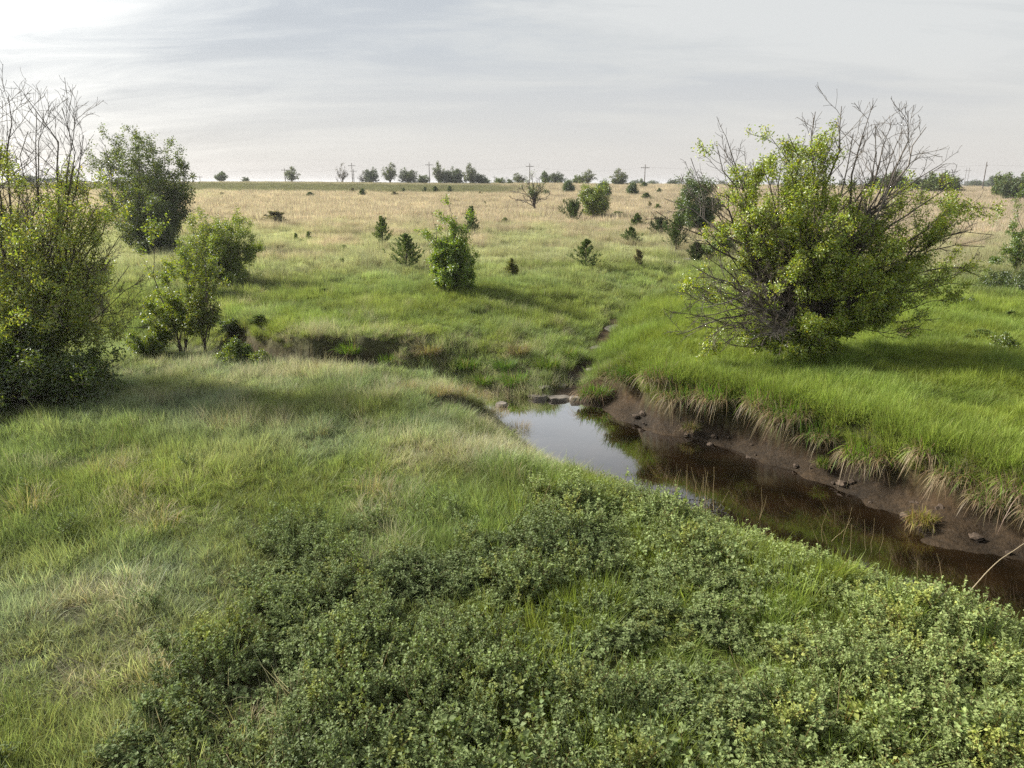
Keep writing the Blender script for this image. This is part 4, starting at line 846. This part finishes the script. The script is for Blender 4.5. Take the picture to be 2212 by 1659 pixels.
# along the far (right) bank lip: find the lip by walking away from the centre line
def lip(u, v, back=0.0):
    x, y = at(u, v); return x+.0, y+back
BT = [ (1112, 838, .62, 900, .62, .5, 'round domed tussock with a dark underside left of the flat stones', (.11, .19, .03), .25),
 (1090, 805, .6, 650, .55, .3, 'round dark green tussock just above the domed one', (.085, .14, .035), .1),
 (1285, 862, .7, 700, .6, 1.0, 'shaggy tussock with pale skirt at the right of the pool stones', (.10, .175, .03), .35),
 (1340, 868, .8, 800, .6, .9, 'dark green shaggy tussock over the pool edge', (.085, .15, .03), .2),
 (1425, 868, .75, 800, .65, 1.2, 'tussock with long straw skirt hanging over the mud bank', (.11, .19, .03), .55),
 (1480, 880, .85, 1000, .7, 1.3, 'largest straw skirted tussock hanging over the mud bank', (.11, .19, .03), .6),
 (1550, 885, .8, 900, .7, 1.3, 'right-hand straw skirted tussock beside the largest one', (.11, .19, .03), .5),
 (1650, 925, .8, 900, .75, 1.2, 'pale fronted tussock on the bank corner', (.13, .21, .03), .45),
 (1700, 955, .85, 1000, .75, 1.3, 'straw skirted tussock hanging down on the bank corner', (.12, .20, .03), .5),
 (1775, 965, .7, 700, .65, 1.0, 'dark drooping tussock right of the bank corner', (.10, .17, .03), .4),
 (1870, 1005, .75, 800, .7, 1.2, 'bright tussock above the tall cut of the bank', (.14, .23, .025), .35),
 (1895, 1035, .5, 500, .6, 1.2, 'small tussock with brownish beard below the bright one', (.12, .19, .03), .6),
 (1985, 1060, .45, 500, .65, 1.5, 'narrow hanging tongue of grass on the bank', (.14, .20, .03), .45),
 (2060, 1050, .6, 650, .6, 1.3, 'straw tussock hanging over the dark hollow', (.12, .18, .04), .65),
 (2140, 1100, .7, 700, .6, 1.2, 'straw tussock right of the dark hollow', (.12, .18, .04), .6),
 (2190, 1140, .7, 800, .6, 1.3, 'yellowish tussock hanging low at the right edge', (.13, .19, .03), .55),
 (2240, 1200, .7, 700, .6, 1.2, 'straw tussock cut off by the right edge', (.12, .18, .04), .6)]
DW = math.radians(-137)
for (u, v, R, n, h, hg, lab, gcl, df) in BT:
    x, y = at(u, v)
    if u > 1200:      # sit it on the lip of the bank
        for _k in range(24):
            if terrain(np.array([x]), np.array([y]), True)[2][0] >= (.80, .46, .72)[int(u) % 3]: break
            x += .06; y += .055
    tussock('grass_tussock', lab, x, y, R, n, h, hg, DW if u > 1200 else None, gcl, df)
x, y = at(1495, 935); tussock('grass_tussock', 'small isolated clump growing on the mud slope', x, y, .34, 260, .34, .6, DW, (.10, .13, .04), .6)
x, y = at(1780, 1015); tussock('grass_tussock', 'small upright green clump on the bank slope', x, y, .26, 220, .36, .4, DW, (.14, .22, .03), .25)
x, y = at(1990, 1135); tussock('grass_tussock', 'orange-brown clump hanging just above the water', x, y, .4, 300, .4, 1.2, DW, (.16, .15, .03), .6, strawc=(.25, .18, .085))
# ditch side tussocks and dry clumps on the near bank
for (u, v, R, n, h, hg, lab, gcl, df) in [
 (925, 768, .8, 600, .5, .6, 'pale straw mound on the slope above the ditch', (.24, .22, .12), .7), (1120, 770, .6, 350, .5, .4, 'brownish mound on the slope left of the gully', (.16, .15, .08), .7),
 (760, 772, .8, 600, .55, .5, 'green mound above the brown cut bank', (.12, .19, .03), .1), (840, 790, .7, 500, .55, .5, 'dark green mound beside the ditch', (.09, .14, .03), .1), (1010, 800, .7, 500, .55, .5, 'dark green mound near the bend of the ditch', (.09, .14, .03), .1),
 (1180, 800, .7, 500, .55, .4, 'bright green mound at the mouth of the gully', (.115, .165, .03), .1), (1230, 775, .6, 400, .5, .4, 'bright green mound higher up in the gully', (.115, .165, .03), .1), (1045, 835, .5, 300, .5, .4, 'green mound at the inlet of the pool', (.10, .16, .03), .2)]:
    x, y = at(u, v); tussock('grass_tussock', lab, x, y, R, n, h, hg, None, gcl, df)
for (u, v, R, n, h, lab) in [(230, 1035, .55, 130, .75, 'pale dry arching clump in the shade at left'), (300, 1075, .5, 110, .7, 'straw clump right of the pale arching clump'), (345, 1150, .5, 110, .6, 'reddish straw clump in the left foreground'),
 (795, 1075, .4, 90, .6, 'pale dry clump in the middle of the near bank'), (835, 1080, .4, 90, .5, 'arching straw clump right of the pale dry one'), (1110, 1045, .3, 60, .5, 'small forked straw clump near the creek'), (690, 945, .4, 80, .6, 'thin straw clump in the upper middle of the near bank'),
 (480, 935, .4, 70, .7, 'tall thin straw clump below the saplings'), (1060, 965, .4, 70, .35, 'flattened straw clump left of the pool'), (60, 1110, .6, 120, .7, 'dry arching clump at the left edge'), (330, 1490, .3, 60, .5, 'straw tuft low in the left foreground'), (520, 1620, .4, 110, .45, 'pale straw mat at the bottom edge')]:
    x, y = at(u, v); tussock('dry_grass_clump', lab, x, y, R, n, h, .8, None, (.30, .27, .17), .6, .006, cat='dry grass clump', group='dry straw clumps on the near bank', strawc=(.42, .34, .22))
# straw fringe along the near edge of ditch and pool
for k, (u, v) in enumerate([(880, 848), (950, 858), (1000, 862), (1040, 866), (1075, 905), (1120, 935), (560, 778), (690, 808), (770, 822)]):
    x, y = at(u, v); tussock('dry_grass_clump', ['straw fringe at the ditch rim, left of the pale mound', 'straw fringe at the ditch rim below the pale mound', 'brown straw fringe near the pool inlet', 'pinkish straw fringe at the pool inlet', 'straw fringe at the left corner of the pool', 'straw fringe on the near rim of the pool',
      'straw fringe by the saplings at the ditch', 'straw fringe before the brown cut bank', 'straw fringe right of the brown cut bank'][k], x, y, .55, 220, .42, .6, None, (.26, .22, .13), .7, .006, cat='dry grass clump', group='straw fringe at the ditch rim', strawc=(.36, .27, .18))

# ------------------------------------------------------------------ stones, reeds, sticks
def rock(lab, u, v, w, d, h, rz=0, z=None):
    import bmesh
    x, y = at(u, v); bm = bmesh.new(); bmesh.ops.create_icosphere(bm, subdivisions=3, radius=1)
    rs = np.random.default_rng(int(u*7+v))
    cuts = norm(rs.normal(size=(9, 3))*np.array([1, 1, .5])); lim = rs.uniform(.55, .85, 9)
    for vv in bm.verts:
        p = np.array(vv.co)
        for c, l in zip(cuts, lim):
            q = p@c
            if q > l: p = p-c*(q-l)
        p[2] = np.clip(p[2], -.6, .55); vv.co = p*np.array([w, d, h])
    h *= 1
    m = bpy.data.meshes.new('rock'); bm.to_mesh(m); bm.free(); m.materials.append(M_ROCK)
    o = obj('rock', m, loc=(x, y, (tz(x, y) if z is None else z)+h*.15), label=lab, cat='rock', group='stones in the creek and gully'); o.rotation_euler = (0, 0, rz); return o
rock('flat grey slab left at the head of the pool', 1168, 860, .46, .30, .11, .3, -1.22); rock('flat pale slab right at the head of the pool', 1208, 862, .46, .28, .11, -.2, -1.22)
rock('small stone between the slab and the pool bank', 1240, 862, .22, .2, .12, .6, -1.2); rock('dark round stone at the left inlet of the pool', 1083, 884, .24, .2, .15, 0, -1.25)
rock('small broken stone at the foot of the gully', 1215, 835, .26, .2, .1, .8); rock('broken stone behind the pale slab', 1175, 838, .24, .2, .09, 1.2); rock('flat stone in the lower gully', 1283, 800, .35, .25, .08, .4)
rock('pale stone in the middle gully', 1290, 752, .35, .3, .1, .2); rock('pale long slab in the upper gully', 1326, 712, .45, .8, .12, -.3); rock('pale flat rock in the grass at the left limbs of the creek tree', 1440, 566, 1.2, .7, .14, .2); rock('second pale flat rock right of the first in the grass', 1468, 560, 1.2, .7, .14, -.2)
for k in range(44):      # clods and pebbles at the foot of the far bank
    t = U(0, 1); i = rng.integers(12, 18); a = MAIN[i]; b = MAIN[i+1]; p = a*(1-t)+b*t; dx, dy = b[0]-a[0], b[1]-a[1]; L = math.hypot(dx, dy); off = p[2]+U(.1, .8)
    x = p[0]-dy/L*off; y = p[1]+dx/L*off
    if k == 0: pm = []
    if k < 4:
        import bmesh
        bm = bmesh.new(); bmesh.ops.create_icosphere(bm, subdivisions=2, radius=1)
        for vv in bm.verts: vv.co = vv.co*float(U(.6, 1.2))
        m = bpy.data.meshes.new('clod'); bm.to_mesh(m); bm.free(); m.materials.append(bark_mat('clod_soil_%s' % 'abcd'[k], (.025, .017, .011), (.085, .058, .038), 6)); pm.append(m)
    o = obj('clod', pm[k % 4], loc=(x, y, tz(x, y)+.01), label='dark brown clod of earth lying at the foot of the far bank', cat='clod', group='clods of earth on the mud slope'); s = .025+.09*U(0, 1)**2; o.scale = (s*1.3, s, s*.7); o.rotation_euler = (0, 0, U(0, 6))
def reeds(lab, u, v, n, h, sprd, lean=.25, thick=.005):
    x, y = at(u, v); A = np.stack([rng.normal(size=n)*sprd, rng.normal(size=n)*sprd*.5, np.full(n, -.05)], -1)
    B = A+np.stack([rng.normal(size=n)*lean*h, rng.normal(size=n)*lean*h, h*U(.6, 1.15, n)], -1)
    P = curve_to(A, B, np.zeros(n), 6, .04); R = np.linspace(thick, thick*.35, 6)[None]*np.ones((n, 1)); V, F = tubes(P, R, 4)
    m = mesh_of('reed_clump', V, F, np.ones((len(V), 3))*np.array([.36, .29, .17]), M_TUFT); obj('reed_clump', m, loc=(x, y, tz(x, y)), label=lab, cat='reeds', group='dry reeds at the water edge')
reeds('upright pale dry reeds on the near water edge', 1480, 1100, 12, .85, .33, .12); reeds('slanting dry reeds right of the upright ones', 1535, 1112, 5, .9, .1, .3)
reeds('single tall reed standing out against the dark water', 1640, 1128, 2, 1.0, .03, .1); reeds('few thin reeds by the leafy bank at right', 1795, 1180, 5, .8, .14, .2); reeds('thin reeds further down the leafy bank', 1870, 1200, 4, .7, .12, .25); reeds('short reeds near the lower right water edge', 2010, 1290, 5, .6, .12, .3)
for (u, v, n, h, lab) in [(230, 1000, 5, .95, 'long thin straw stalks above the arching clump'), (810, 1060, 4, .9, 'two long pale stalks in the mid near bank'), (930, 800, 7, .9, 'tall dry stalks on the slope above the ditch'), (700, 800, 8, .7, 'dry stalks in front of the cut bank'), (1150, 1130, 3, .8, 'leaning straw stalks above the leafy undergrowth'), (700, 1560, 4, .8, 'long straw stalks low in the foreground'), (1690, 1560, 3, .7, 'leaning straw stalk among the leaves at right')]:
    reeds(lab, u, v, n, h, .3, .35, .004)
A = unproj(2060, 1318, at(2060, 1318)[1]); B = unproj(2222, 1168, 10.3)
P = curve_to(A[None], B[None], [.06], 14, .008); V, F = tubes(P, np.linspace(.010, .005, 14)[None], 5)
obj('dead_cane', mesh_of('dead_cane', V, F, np.ones((len(V), 3))*np.array([.42, .35, .25]), M_TUFT), label='long pale dead cane arching over the water at the right edge', cat='cane')

# ------------------------------------------------------------------ hazy morning air
hv_, hf_ = [], []
X0, X1, Y0, Y1, Z0, Z1 = -4300, 4300, -100, 6100, -40, 14
hv_ = [(X0, Y0, Z0), (X1, Y0, Z0), (X1, Y1, Z0), (X0, Y1, Z0), (X0, Y0, Z1), (X1, Y0, Z1), (X1, Y1, Z1), (X0, Y1, Z1)]
hf_ = [(0, 3, 2, 1), (4, 5, 6, 7), (0, 1, 5, 4), (1, 2, 6, 5), (2, 3, 7, 6), (3, 0, 4, 7)]
hm = bpy.data.materials.new('haze_air'); hm.use_nodes = True; ht = hm.node_tree; ht.nodes.clear()
pv = ht.nodes.new('ShaderNodeVolumePrincipled'); pv.inputs['Color'].default_value = (.93, .95, 1, 1); pv.inputs['Density'].default_value = .00024; pv.inputs['Anisotropy'].default_value = .35
ho = ht.nodes.new('ShaderNodeOutputMaterial'); ht.links.new(pv.outputs[0], ho.inputs['Volume'])
obj('haze', mesh_of('haze', hv_, hf_, None, hm), kind='stuff')
